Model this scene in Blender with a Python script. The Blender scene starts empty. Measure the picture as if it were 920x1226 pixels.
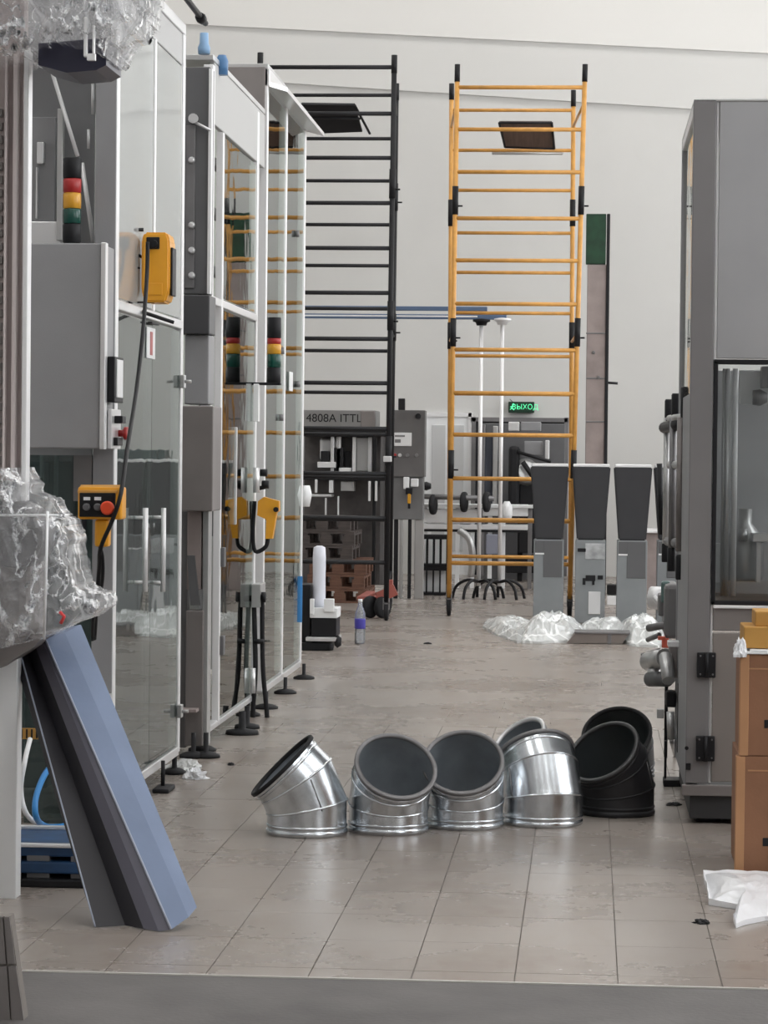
import bpy, bmesh, math, random
from mathutils import Vector, Matrix, noise
random.seed(7)
R = math.radians
scene = bpy.context.scene
COL = scene.collection
# ------------------------------------------------------------------ camera
F, PX, PY = 3300.0, 460.0, 613.0
EYE = Vector((0, 0, 1.49))
yc = Vector((245, 68, -F)).normalized()
zc = Vector((.012, 1, 0)); zc = (zc - zc.dot(yc) * yc).normalized()
xc = yc.cross(zc)
A = Matrix((xc, yc, zc)).transposed()          # world -> camera
AT = A.transposed()
cam = bpy.data.objects.new('camera', bpy.data.cameras.new('camera'))
COL.objects.link(cam); scene.camera = cam
cam.matrix_world = Matrix.Translation(EYE) @ AT.to_4x4()
cam.data.sensor_width = 36; cam.data.sensor_fit = 'AUTO'
cam.data.lens = F / 1226 * 36
cam.data.clip_start = .1; cam.data.clip_end = 200
# ------------------------------------------------------------------ world, light, exposure
w = bpy.data.worlds.new('world'); scene.world = w; w.use_nodes = True
w.node_tree.nodes['Background'].inputs[0].default_value = (.75, .8, .86, 1)
w.node_tree.nodes['Background'].inputs[1].default_value = .5
vs = scene.view_settings
vs.view_transform = 'Standard'; vs.look = 'None'; vs.gamma = 1; vs.use_curve_mapping = False
vs.exposure = 0.14
LED, WIN = 9.0, 3.4          # added ceiling panel strength, window pane strength

def ray(px, py): return AT @ Vector((px - PX, PY - py, -F))
def at(px, py, Y):
    d = ray(px, py); return EYE + d * (Y / d.y)
def onx(px, py, X):
    d = ray(px, py); return EYE + d * (X / d.x)
def fl(px, py, z=0.0):
    d = ray(px, py); return EYE + d * ((z - EYE.z) / d.z)
# ------------------------------------------------------------------ materials
MATS = {}
def mat(name, col, rough=.5, metal=0, bump=0, bscale=30, var=0, vscale=4, alpha=1, emit=0, coat=0, stretch=None, spec=.5, trans=0):
    if name in MATS: return MATS[name]
    m = bpy.data.materials.new(name); m.use_nodes = True; MATS[name] = m
    nt = m.node_tree; N = nt.nodes; L = nt.links; b = N['Principled BSDF']
    c = (*col, 1)
    b.inputs['Base Color'].default_value = c
    b.inputs['Roughness'].default_value = rough; b.inputs['Metallic'].default_value = metal
    b.inputs['Alpha'].default_value = alpha; b.inputs['Coat Weight'].default_value = coat
    b.inputs['Specular IOR Level'].default_value = spec
    b.inputs['Transmission Weight'].default_value = trans
    if emit:
        b.inputs['Emission Color'].default_value = c; b.inputs['Emission Strength'].default_value = emit
    if var or bump:
        tc = N.new('ShaderNodeTexCoord'); mp = N.new('ShaderNodeMapping')
        L.new(tc.outputs['Object'], mp.inputs[0])
        if stretch: mp.inputs['Scale'].default_value = stretch
    if var:
        n = N.new('ShaderNodeTexNoise'); n.inputs['Scale'].default_value = vscale; n.inputs['Detail'].default_value = 5
        L.new(mp.outputs[0], n.inputs[0])
        r = N.new('ShaderNodeValToRGB'); r.color_ramp.elements[0].position = .3; r.color_ramp.elements[1].position = .7
        r.color_ramp.elements[0].color = (*[max(0, x * (1 - var)) for x in col], 1)
        r.color_ramp.elements[1].color = (*[min(1, x * (1 + var)) for x in col], 1)
        L.new(n.outputs['Fac'], r.inputs[0]); L.new(r.outputs[0], b.inputs['Base Color'])
    if bump:
        n2 = N.new('ShaderNodeTexNoise'); n2.inputs['Scale'].default_value = bscale; n2.inputs['Detail'].default_value = 3
        L.new(mp.outputs[0], n2.inputs[0])
        bp = N.new('ShaderNodeBump'); bp.inputs['Strength'].default_value = bump; bp.inputs['Distance'].default_value = .01
        L.new(n2.outputs['Fac'], bp.inputs['Height']); L.new(bp.outputs[0], b.inputs['Normal'])
    return m
def glass_mat(name, tint, rough=.02, body=0.0, bodycol=(.5, .52, .5)):
    m = bpy.data.materials.new(name); m.use_nodes = True; MATS[name] = m
    nt = m.node_tree; N = nt.nodes; L = nt.links; N.remove(N['Principled BSDF']); out = N['Material Output']
    tr = N.new('ShaderNodeBsdfTransparent'); tr.inputs[0].default_value = (*tint, 1)
    gl = N.new('ShaderNodeBsdfGlossy'); gl.inputs['Roughness'].default_value = rough; gl.inputs[0].default_value = (.9, .93, .92, 1)
    df = N.new('ShaderNodeBsdfDiffuse'); df.inputs[0].default_value = (*bodycol, 1)
    fr = N.new('ShaderNodeFresnel'); fr.inputs[0].default_value = 1.5
    m0 = N.new('ShaderNodeMixShader'); m0.inputs[0].default_value = body
    m1 = N.new('ShaderNodeMixShader')
    L.new(tr.outputs[0], m0.inputs[1]); L.new(df.outputs[0], m0.inputs[2])
    L.new(fr.outputs[0], m1.inputs[0]); L.new(m0.outputs[0], m1.inputs[1]); L.new(gl.outputs[0], m1.inputs[2])
    L.new(m1.outputs[0], out.inputs[0])
    tc = N.new('ShaderNodeTexCoord'); n2 = N.new('ShaderNodeTexNoise'); n2.inputs['Scale'].default_value = 2.5; n2.inputs['Detail'].default_value = 2
    bp = N.new('ShaderNodeBump'); bp.inputs['Strength'].default_value = .06; bp.inputs['Distance'].default_value = .02
    L.new(tc.outputs['Object'], n2.inputs[0]); L.new(n2.outputs['Fac'], bp.inputs['Height']); L.new(bp.outputs[0], gl.inputs['Normal'])
    return m
def film_mat(name, col=(.85, .86, .88), amin=.25, amax=.95, scale=7, rough=.14):
    """thin stretched plastic: clear where smooth, milky where creased"""
    m = bpy.data.materials.new(name); m.use_nodes = True; MATS[name] = m
    nt = m.node_tree; N = nt.nodes; L = nt.links; b = N['Principled BSDF']
    b.inputs['Base Color'].default_value = (*col, 1); b.inputs['Roughness'].default_value = rough
    b.inputs['Coat Weight'].default_value = .6
    tc = N.new('ShaderNodeTexCoord')
    n = N.new('ShaderNodeTexNoise'); n.inputs['Scale'].default_value = scale; n.inputs['Detail'].default_value = 3; n.inputs['Distortion'].default_value = .9
    try: n.noise_type = 'RIDGED_MULTIFRACTAL'
    except Exception: pass
    L.new(tc.outputs['Object'], n.inputs[0])
    dn = N.new('ShaderNodeTexNoise'); dn.inputs['Scale'].default_value = scale * .35; dn.inputs['Detail'].default_value = 3
    L.new(tc.outputs['Object'], dn.inputs[0])
    md = N.new('ShaderNodeMix'); md.data_type = 'RGBA'; md.blend_type = 'LINEAR_LIGHT'; md.inputs[0].default_value = .22
    mpv = N.new('ShaderNodeMapping'); mpv.inputs['Rotation'].default_value = (0, .5, 0); mpv.inputs['Scale'].default_value = (1, .5, .45)
    L.new(tc.outputs['Object'], mpv.inputs[0]); L.new(mpv.outputs[0], md.inputs[6]); L.new(dn.outputs['Color'], md.inputs[7])
    vo = N.new('ShaderNodeTexVoronoi'); vo.feature = 'DISTANCE_TO_EDGE'; vo.inputs['Scale'].default_value = scale * .9
    L.new(md.outputs[2], vo.inputs['Vector'])
    fo_ = N.new('ShaderNodeMapRange'); fo_.inputs[1].default_value = .0; fo_.inputs[2].default_value = .07; fo_.inputs[3].default_value = .95; fo_.inputs[4].default_value = 0
    L.new(vo.outputs['Distance'], fo_.inputs[0])
    mr = N.new('ShaderNodeMapRange'); mr.inputs[1].default_value = .25; mr.inputs[2].default_value = .75
    mr.inputs[3].default_value = amin; mr.inputs[4].default_value = amax
    ad = N.new('ShaderNodeMath'); ad.operation = 'ADD'; ad.use_clamp = True
    L.new(n.outputs['Fac'], mr.inputs[0]); L.new(mr.outputs[0], ad.inputs[0]); L.new(fo_.outputs[0], ad.inputs[1]); L.new(ad.outputs[0], b.inputs['Alpha'])
    bp = N.new('ShaderNodeBump'); bp.inputs['Strength'].default_value = .8; bp.inputs['Distance'].default_value = .02
    L.new(n.outputs['Fac'], bp.inputs['Height']); L.new(bp.outputs[0], b.inputs['Normal'])
    return m
steel = mat('steel', (.50, .50, .50), .38, .75, var=.08, vscale=3)
steel_lt = mat('steel_light', (.74, .74, .75), .3, .6)
steel_br = mat('steel_bright', (.82, .82, .83), .35, .25)
steel_dk = mat('steel_dark', (.20, .195, .20), .45, .5, var=.12, vscale=4)
steel_warm = mat('steel_warm', (.22, .20, .195), .5, .35, var=.12, vscale=3, bump=.03, bscale=200)
paint_grey = mat('paint_grey', (.27, .27, .28), .5, .1, var=.05, vscale=5, bump=.05, bscale=150)
paint_dkgrey = mat('paint_dark_grey', (.12, .12, .125), .5, .1, var=.1)
black = mat('black_plastic', (.008, .008, .010), .5, spec=.3)
rubber = mat('black_rubber', (.014, .014, .016), .7, bump=.1, spec=.3)
white_pl = mat('white_plastic', (.78, .79, .80), .4)
yellow = mat('yellow_plastic', (.80, .36, .02), .35, var=.06)
yellow_paint = mat('yellow_paint', (.62, .31, .07), .4, var=.12, vscale=12)
red_pl = mat('red_plastic', (.38, .02, .02), .35)
red_paint = mat('red_paint', (.33, .09, .07), .45, var=.15)
amber = mat('amber_lens', (.65, .32, .03), .25)
green_l = mat('green_lens', (.005, .06, .045), .25)
black_paint = mat('black_paint', (.012, .012, .014), .5, spec=.3)
galv = mat('galvanised', (.62, .65, .68), .24, 1, var=.14, vscale=14, bump=.06, bscale=25)
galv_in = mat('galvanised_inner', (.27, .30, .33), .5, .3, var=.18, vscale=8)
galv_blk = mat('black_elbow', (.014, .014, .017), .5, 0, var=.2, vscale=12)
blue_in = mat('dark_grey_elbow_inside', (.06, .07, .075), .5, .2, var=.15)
teal = mat('dark_teal', (.05, .075, .075), .4, .2, var=.25, vscale=3)
glass = glass_mat('clear_glass', (.90, .93, .91))
glass_lo = glass_mat('lower_glass', (.62, .68, .66), body=.16, bodycol=(.42, .45, .44))
glass_end = glass_mat('end_glass', (.5, .58, .58), body=.1, bodycol=(.2, .25, .25))
glass_up = glass_mat('painted_haze_glass', (.86, .88, .87), rough=.05, body=.62, bodycol=(.70, .71, .71))  # pale diffuse body imitates the bright wall mirrored in the upper panes
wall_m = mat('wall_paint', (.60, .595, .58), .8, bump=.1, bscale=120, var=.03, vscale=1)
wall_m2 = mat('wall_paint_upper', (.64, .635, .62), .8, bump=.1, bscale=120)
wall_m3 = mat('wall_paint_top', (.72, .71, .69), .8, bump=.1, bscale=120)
concrete = mat('dark_concrete', (.115, .108, .105), .75, var=.22, vscale=3, bump=.15, bscale=60)
film = film_mat('stretch_film')
film_w = film_mat('white_film', (.84, .86, .86), .6, .98, scale=5, rough=.35)
bag_m = mat('white_sheet_plastic', (.80, .81, .84), .3, bump=.3, bscale=18, coat=.3)
cardboard = mat('cardboard', (.24, .115, .062), .8, var=.1, vscale=6, bump=.1, bscale=80)
card_lt = mat('cardboard_light', (.42, .22, .11), .8, var=.08)
card_y = mat('yellow_cardboard', (.47, .25, .06), .8, var=.08)
wood = mat('pallet_wood', (.15, .075, .05), .8, var=.3, vscale=6, stretch=(1, 8, 8))
wood_dk = mat('grey_pallet_wood', (.075, .062, .058), .8, var=.3, vscale=6, stretch=(1, 8, 8))
blue_sheet = mat('blue_sheet', (.165, .215, .33), .5, var=.10, vscale=4, bump=.03, bscale=60)
blue_dk = mat('dark_sheet', (.018, .017, .022), .5, var=.1)
blue_mid = mat('mauve_sheet', (.095, .092, .12), .45, var=.1)
navy = mat('navy_motor', (.02, .02, .045), .35)
blue_rail = mat('blue_rail_paint', (.09, .14, .24), .4, var=.1)
blue_plt = mat('blue_plastic', (.012, .05, .13), .5, var=.35, vscale=9)
blue_hose = mat('blue_hose', (.03, .22, .55), .35)
pink_panel = mat('pinkish_sheet', (.40, .34, .33), .5, .1, var=.08)
beige = mat('beige_belt', (.30, .25, .24), .6, var=.18, vscale=5)
green_belt = mat('green_belt', (.006, .042, .018), .6, var=.3, vscale=10)
brown_tray = mat('brown_tray', (.19, .16, .145), .6, var=.1)
purple_lb = mat('bottle_label', (.06, .05, .35), .4)
chrome = mat('chrome', (.8, .8, .8), .12, 1)

def floor_mat(name, joints):
    m = bpy.data.materials.new(name); m.use_nodes = True
    nt = m.node_tree; N = nt.nodes; L = nt.links; b = N['Principled BSDF']
    geo = N.new('ShaderNodeNewGeometry')
    n = N.new('ShaderNodeTexNoise'); n.inputs['Scale'].default_value = 1.1; n.inputs['Detail'].default_value = 7; n.inputs['Roughness'].default_value = .62
    L.new(geo.outputs['Position'], n.inputs[0])
    r = N.new('ShaderNodeValToRGB')
    e = r.color_ramp.elements; e[0].position = .33; e[0].color = (.245, .208, .183, 1); e[1].position = .68; e[1].color = (.335, .303, .276, 1)
    L.new(n.outputs['Fac'], r.inputs[0]); last = r.outputs[0]
    n3 = N.new('ShaderNodeTexNoise'); n3.inputs['Scale'].default_value = 9; n3.inputs['Detail'].default_value = 4
    mp = N.new('ShaderNodeMapping'); mp.inputs['Scale'].default_value = (1, .35, 1)
    L.new(geo.outputs['Position'], mp.inputs[0]); L.new(mp.outputs[0], n3.inputs[0])
    r3 = N.new('ShaderNodeValToRGB'); r3.color_ramp.elements[0].position = .30; r3.color_ramp.elements[0].color = (.90, .87, .84, 1)
    r3.color_ramp.elements[1].position = .45; r3.color_ramp.elements[1].color = (1, 1, 1, 1)
    L.new(n3.outputs['Fac'], r3.inputs[0])
    mx = N.new('ShaderNodeMix'); mx.data_type = 'RGBA'; mx.blend_type = 'MULTIPLY'; mx.inputs[0].default_value = .8
    L.new(last, mx.inputs[6]); L.new(r3.outputs[0], mx.inputs[7]); last = mx.outputs[2]
    if joints:
        br = N.new('ShaderNodeTexBrick'); br.offset = 0; br.inputs['Scale'].default_value = 1
        br.inputs['Brick Width'].default_value = TW; br.inputs['Row Height'].default_value = TD; br.inputs['Mortar Size'].default_value = .002
        br.inputs['Color1'].default_value = (1, 1, 1, 1); br.inputs['Color2'].default_value = (.96, .96, .96, 1); br.inputs['Mortar'].default_value = (.90, .89, .88, 1)
        mp2 = N.new('ShaderNodeMapping'); mp2.inputs['Location'].default_value = (-TX0, -TY1, 0)
        L.new(geo.outputs['Position'], mp2.inputs[0]); L.new(mp2.outputs[0], br.inputs[0])
        mx2 = N.new('ShaderNodeMix'); mx2.data_type = 'RGBA'; mx2.blend_type = 'MULTIPLY'; mx2.inputs[0].default_value = 1
        L.new(last, mx2.inputs[6]); L.new(br.outputs['Color'], mx2.inputs[7]); last = mx2.outputs[2]
    L.new(last, b.inputs['Base Color'])
    rr = N.new('ShaderNodeMapRange'); rr.inputs[3].default_value = .21; rr.inputs[4].default_value = .34
    L.new(n.outputs['Fac'], rr.inputs[0]); L.new(rr.outputs[0], b.inputs['Roughness'])
    bp = N.new('ShaderNodeBump'); bp.inputs['Strength'].default_value = .02; bp.inputs['Distance'].default_value = .01
    L.new(n3.outputs['Fac'], bp.inputs['Height']); L.new(bp.outputs[0], b.inputs['Normal'])
    return m
# ------------------------------------------------------------------ mesh helpers
class MB:
    def __init__(s): s.bm = bmesh.new()
    def box(s, a, b, bev=0.0):
        lo = [min(a[i], b[i]) for i in range(3)]; hi = [max(a[i], b[i]) for i in range(3)]
        t = bmesh.new()
        vs_ = [t.verts.new((x, y, z)) for x in (lo[0], hi[0]) for y in (lo[1], hi[1]) for z in (lo[2], hi[2])]
        for f in ((0, 1, 3, 2), (4, 6, 7, 5), (0, 4, 5, 1), (2, 3, 7, 6), (0, 2, 6, 4), (1, 5, 7, 3)): t.faces.new([vs_[i] for i in f])
        if bev:
            bev = min(bev, .45 * min(hi[i] - lo[i] for i in range(3)))
            bmesh.ops.bevel(t, geom=t.edges[:], offset=bev, segments=2, affect='EDGES', profile=.5)
        s.merge(t); return s
    def merge(s, t, M=None):
        if M: bmesh.ops.transform(t, matrix=M, verts=t.verts)
        mp = {v: s.bm.verts.new(v.co) for v in t.verts}
        for f in t.faces:
            nf = s.bm.faces.new([mp[v] for v in f.verts]); nf.smooth = f.smooth
        t.free()
    def bar(s, p0, p1, r, n=10, r2=None, cap=True):
        p0, p1 = Vector(p0), Vector(p1); d = (p1 - p0).normalized(); r2 = r if r2 is None else r2
        u = d.orthogonal().normalized(); v = d.cross(u)
        ra, rb = [], []
        for k in range(n):
            q = u * math.cos(2 * math.pi * k / n) + v * math.sin(2 * math.pi * k / n)
            ra.append(s.bm.verts.new(p0 + q * r)); rb.append(s.bm.verts.new(p1 + q * r2))
        for k in range(n):
            f = s.bm.faces.new((ra[k], ra[(k + 1) % n], rb[(k + 1) % n], rb[k])); f.smooth = True
        if cap: s.bm.faces.new(ra[::-1]); s.bm.faces.new(rb)
        return s
    def tube(s, pts, r, n=8):
        pts = [Vector(p) for p in pts]; rings = []; u = None
        for i, p in enumerate(pts):
            d = (pts[min(i + 1, len(pts) - 1)] - pts[max(i - 1, 0)]).normalized()
            u = d.orthogonal().normalized() if u is None else (u - u.dot(d) * d).normalized()
            v = d.cross(u)
            rings.append([s.bm.verts.new(p + (u * math.cos(2 * math.pi * k / n) + v * math.sin(2 * math.pi * k / n)) * r) for k in range(n)])
        for a, b in zip(rings, rings[1:]):
            for k in range(n):
                f = s.bm.faces.new((a[k], a[(k + 1) % n], b[(k + 1) % n], b[k])); f.smooth = True
        s.bm.faces.new(rings[0][::-1]); s.bm.faces.new(rings[-1]); return s
    def lathe(s, c, prof, n=24, axis=None):
        c = Vector(c); ax = Vector(axis or (0, 0, 1)).normalized(); u = ax.orthogonal().normalized(); v = ax.cross(u); rings = []
        for (r, h) in prof:
            rings.append([s.bm.verts.new(c + ax * h + (u * math.cos(2 * math.pi * k / n) + v * math.sin(2 * math.pi * k / n)) * max(r, 1e-4)) for k in range(n)])
        for a, b in zip(rings, rings[1:]):
            for k in range(n):
                f = s.bm.faces.new((a[k], a[(k + 1) % n], b[(k + 1) % n], b[k])); f.smooth = True
        s.bm.faces.new(rings[0][::-1]); s.bm.faces.new(rings[-1]); return s
    def prism(s, pts, off, smooth=False):
        off = Vector(off); a = [s.bm.verts.new(Vector(p)) for p in pts]; b = [s.bm.verts.new(Vector(p) + off) for p in pts]
        s.bm.faces.new(a[::-1]); s.bm.faces.new(b); n = len(a)
        for k in range(n):
            f = s.bm.faces.new((a[k], a[(k + 1) % n], b[(k + 1) % n], b[k])); f.smooth = smooth
        return s
    def quadbar(s, p0, p1, wx, wy):
        """rectangular bar between two points"""
        p0, p1 = Vector(p0), Vector(p1); d = (p1 - p0).normalized()
        u = Vector((1, 0, 0)) if abs(d.x) < .8 else Vector((0, 1, 0)); u = (u - u.dot(d) * d).normalized(); v = d.cross(u)
        q = [p0 + u * a * wx / 2 + v * b * wy / 2 for a, b in ((-1, -1), (1, -1), (1, 1), (-1, 1))]
        return s.prism(q, p1 - p0)
def root_of(o):
    while o.parent: o = o.parent
    return o
def tag(o, label=None, cat=None, group=None, kind=None):
    if label: o['label'] = label
    if cat: o['category'] = cat
    if group: o['group'] = group
    if kind: o['kind'] = kind
    return o
def thing(name, loc, label, cat, group=None, kind=None):
    o = bpy.data.objects.new(name, None); COL.objects.link(o); o.location = loc
    o.empty_display_size = .1
    return tag(o, label, cat, group, kind)
def obj(name, mb, m, parent=None, label=None, kind=None):
    bmesh.ops.recalc_face_normals(mb.bm, faces=mb.bm.faces)
    me = bpy.data.meshes.new(name)
    if parent is not None: org = Vector(root_of(parent).location)
    else:
        xs = [v.co for v in mb.bm.verts]
        org = Vector((sum(v.x for v in xs) / len(xs), sum(v.y for v in xs) / len(xs), min(v.z for v in xs)))
    bmesh.ops.translate(mb.bm, verts=mb.bm.verts, vec=-org)
    mb.bm.to_mesh(me); mb.bm.free()
    for mm in (m if isinstance(m, (list, tuple)) else [m]): me.materials.append(mm)
    o = bpy.data.objects.new(name, me); COL.objects.link(o)
    if parent is not None: o.parent = parent
    else: o.location = org
    return tag(o, label, kind=kind)
def rect(px0, py0, px1, py1, Y, d, bev=0.0, mb=None):
    """axis-aligned box whose front face at depth Y covers that piece of the view, d metres deep"""
    a, b = at(px0, py0, Y), at(px1, py1, Y); a2, b2 = at(px0, py1, Y), at(px1, py0, Y)
    x0, x1 = (a.x + a2.x) / 2, (b.x + b2.x) / 2; z0, z1 = (b.z + a2.z) / 2, (a.z + b2.z) / 2
    return (mb or MB()).box((x0, Y, z0), (x1, Y + d, z1), bev)
def text_obj(s, size, loc, rot, m, parent, name='lettering', ext=.001):
    cu = bpy.data.curves.new('txt', 'FONT'); cu.body = s; cu.size = size; cu.extrude = ext; cu.align_x = 'CENTER'; cu.align_y = 'CENTER'
    t = bpy.data.objects.new('txt', cu); COL.objects.link(t); bpy.context.view_layer.update()
    me = bpy.data.meshes.new_from_object(t.evaluated_get(bpy.context.evaluated_depsgraph_get()))
    bpy.data.objects.remove(t); me.materials.clear(); me.materials.append(m)
    M = Matrix.Translation(loc) @ Matrix.Rotation(rot[2], 4, 'Z') @ Matrix.Rotation(rot[0], 4, 'X')
    if parent is not None: M = Matrix.Translation(-Vector(root_of(parent).location)) @ M
    me.transform(M)
    o = bpy.data.objects.new(name, me); COL.objects.link(o); o.parent = parent; return o
FX = {'r': 0}
def crumple(c, rx, ry, h, seed, n=26, amp=.35, hollow=False):
    """a heap of crumpled sheet: closed lump with sharp creases and an uneven outline"""
    t = bmesh.new(); bmesh.ops.create_icosphere(t, subdivisions=5 if n > 20 else 4, radius=1)
    for v in t.verts:
        p = v.co.copy(); q = p * 1.7 + Vector((seed * 3.1, seed * 1.7, 0))
        d = 0; a_ = 1; fr = 1.0
        for k in range(4):
            d += a_ * (1 - 2 * abs(noise.noise(q * fr))); a_ *= .5; fr *= 2.1
        s_ = 1 + amp * (d - 1.0)
        a2 = noise.noise(Vector((math.atan2(p.y, p.x), seed, 0)) * 1.4)
        v.co = Vector((p.x * rx * s_ * (1 + .5 * a2), p.y * ry * s_ * (1 + .5 * a2), max(0, p.z * h * s_ * (1 + .4 * noise.noise(p * 2 + Vector((seed, 0, 0)))))))
        v.co += Vector(c)
    mb = MB(); mb.merge(t); return mb
# ================================================================== SETTING
FAR, LW, RW, CEIL, NEAR = 34.0, -7.0, 6.0, 9.5, -3.0
TW, TD = .293, .475
e0 = fl(460, 1172); THR = e0.y                       # edge between near concrete and tiles
TX0 = fl(740, 1172).x; TY1 = fl(460, 1161).y; NROW = 15; TYE = TY1 + NROW * TD
tile_m = floor_mat('floor_tile', False); floor_far_m = floor_mat('floor_far', True)
grout = mat('grout', (.20, .18, .165), .9)
floor = tag(obj('floor', MB().box((LW, TYE, -.2), (RW, FAR + .1, 0)), floor_far_m), 'worn pale grey tiled hall floor', kind='structure')
obj('tile_bed', MB().box((LW, THR, -.2), (RW, TYE, -.004)), grout, floor)
def tile_mesh(dx, dy):
    b = MB(); b.box((0, 0, -.0038), (dx, dy, 0), .0006)
    me = bpy.data.meshes.new('tile'); b.bm.to_mesh(me); b.bm.free(); me.materials.append(tile_m); return me
tm, tm0 = tile_mesh(TW - .003, TD - .003), tile_mesh(TW - .003, TY1 - THR - .003)
fo = Vector(floor.location)
for j in range(-1, NROW):
    for i in range(-8, 5):
        o = bpy.data.objects.new('tile', tm if j >= 0 else tm0); COL.objects.link(o); o.parent = floor
        o.location = Vector((TX0 + i * TW + .0015, (TY1 + j * TD + .0015) if j >= 0 else THR + .001, random.uniform(-.0004, .0002))) - fo
sb = MB(); sb.box((LW, THR, -.004), (TX0 - 8 * TW, TYE, 0)); sb.box((TX0 + 5 * TW, THR, -.004), (RW, TYE, 0))
obj('side_tiling', sb, floor_far_m, floor)
tag(obj('floor', MB().box((LW, NEAR, -.2), (RW, THR - .012, -.003)), concrete), 'dark grey concrete floor this side of the tile edge', kind='structure')
tag(obj('trim_1', MB().box((LW, THR - .012, -.2), (RW, THR, .001)), mat('pale_trim', (.5, .48, .45), .5)), 'pale metal edging strip along the tiles', kind='structure')
# far wall: three cladding bands, each a little proud of the one below
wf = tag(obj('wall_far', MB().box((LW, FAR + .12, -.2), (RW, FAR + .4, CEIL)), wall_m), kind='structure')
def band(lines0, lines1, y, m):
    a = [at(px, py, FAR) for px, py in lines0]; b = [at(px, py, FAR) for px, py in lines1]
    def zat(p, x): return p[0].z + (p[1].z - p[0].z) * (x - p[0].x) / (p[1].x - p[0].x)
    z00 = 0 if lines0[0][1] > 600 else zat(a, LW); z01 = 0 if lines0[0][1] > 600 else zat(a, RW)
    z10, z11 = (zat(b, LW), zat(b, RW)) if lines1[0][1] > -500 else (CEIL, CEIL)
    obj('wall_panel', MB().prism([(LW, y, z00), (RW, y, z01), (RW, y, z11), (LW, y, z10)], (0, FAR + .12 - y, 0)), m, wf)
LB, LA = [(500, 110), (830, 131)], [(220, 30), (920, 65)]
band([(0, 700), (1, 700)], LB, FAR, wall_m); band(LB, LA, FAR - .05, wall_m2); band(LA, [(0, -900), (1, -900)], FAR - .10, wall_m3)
tag(obj('wall_left', MB().box((LW - .2, NEAR, -.2), (LW, FAR, CEIL)), wall_m), kind='structure')
tag(obj('wall_near', MB().box((LW, NEAR - .2, -.2), (RW, NEAR, CEIL)), mat('near_wall', (.58, .575, .57), .9)), kind='structure')
tag(obj('ceiling', MB().box((LW, NEAR, CEIL), (RW, FAR, CEIL + .2)), mat('ceiling_paint', (.6, .6, .59), .9)), kind='structure')
wr = MB(); WZ0, WZ1 = 1.9, 7.2; wins = [(1, 5), (7.5, 12), (14, 18), (20, 24), (26, 32)]  # windows out of view; the near pair is added to fill the foreground
wr.box((RW, NEAR, -.2), (RW + .2, FAR, WZ0)); wr.box((RW, NEAR, WZ1), (RW + .2, FAR, CEIL))
prev = NEAR
for a, b in wins: wr.box((RW, prev, WZ0), (RW + .2, a, WZ1)); prev = b
wr.box((RW, prev, WZ0), (RW + .2, FAR, WZ1))
tag(obj('wall_right', wr, wall_m), kind='structure')
pane_m = mat('daylit_frosted_pane', (.95, .965, .98), emit=WIN)
for k, (a, b) in enumerate(wins):
    wn = tag(obj('window_%d' % (k + 1), MB().box((RW + .02, a, WZ0), (RW + .16, a + .08, WZ1)).box((RW + .02, b - .08, WZ0), (RW + .16, b, WZ1)).box((RW + .02, a, WZ0), (RW + .16, b, WZ0 + .08)).box((RW + .02, a, WZ1 - .08), (RW + .16, b, WZ1)), white_pl), kind='structure')
    nn = int((b - a) / 1)
    for q in range(nn):
        y0 = a + .08 + (b - a - .16) * q / nn; y1 = a + .08 + (b - a - .16) * (q + 1) / nn
        obj('pane', MB().box((RW + .08, y0 + .02, WZ0 + .08), (RW + .1, y1 - .02, WZ1 - .08)), pane_m, wn)
led_m = mat('added_panel_glow', (1, .985, .96), emit=LED)
for y in (0, 4.5, 9, 13.5, 18, 22.5, 27, 31.5):  # out-of-view panels added to light the hall, near rows for the foreground
    for x in (-4, 0, 4):
        cl = thing('added_ceiling_light', (x, y, CEIL), 'unseen long white ceiling panel added to light the hall', 'light', 'added ceiling panels out of view above the hall')
        obj('housing', MB().box((x - .65, y - .75, CEIL - .06), (x + .65, y + .75, CEIL)), white_pl, cl)
        obj('diffuser', MB().box((x - .6, y - .7, CEIL - .07), (x + .6, y + .7, CEIL - .06)), led_m, cl)
# near left pillar with tiled foot
JY = 7.1
def kf(px, py, y=JY): return at(px, py, y)
pil = tag(obj('wall_left', MB().prism([kf(-60, 1097), kf(12, 1097), kf(31, 1234), kf(-60, 1236)], (0, .05, 0)), grout), 'low tiled kerb wall in the near left corner', kind='structure')
for poly in (([-60, 1098], [3, 1098], [7, 1154], [-60, 1154]), ([-60, 1157], [8, 1157], [13, 1234], [-60, 1234]), ([5, 1098], [11, 1098], [18, 1154], [9, 1154]), ([10, 1157], [19, 1157], [30, 1233], [15, 1233])):
    obj('tile', MB().prism([kf(*p, JY - .008) for p in poly], (0, .01, 0)), steel_warm, pil)

# ================================================================== LEFT MACHINES
XP = -1.87
def fbox(root, name, m, y0, y1, z0, z1, x0, x1, bev=.004, label=None, kind=None):
    return obj(name, MB().box((x0, y0, z0), (x1, y1, z1), bev), m, root, label, kind)
def foot(root, x, y, h=.1, r=.055):
    return obj('levelling_foot', MB().lathe((x, y, 0), [(r, 0), (r, .012), (r * .6, .025), (.012, .03), (.012, h)], 16), rubber, root)
def ypx(px, X=XP): return onx(px, 545, X).y
def zpx(px, py, X=XP): return onx(px, py, X).z

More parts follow.
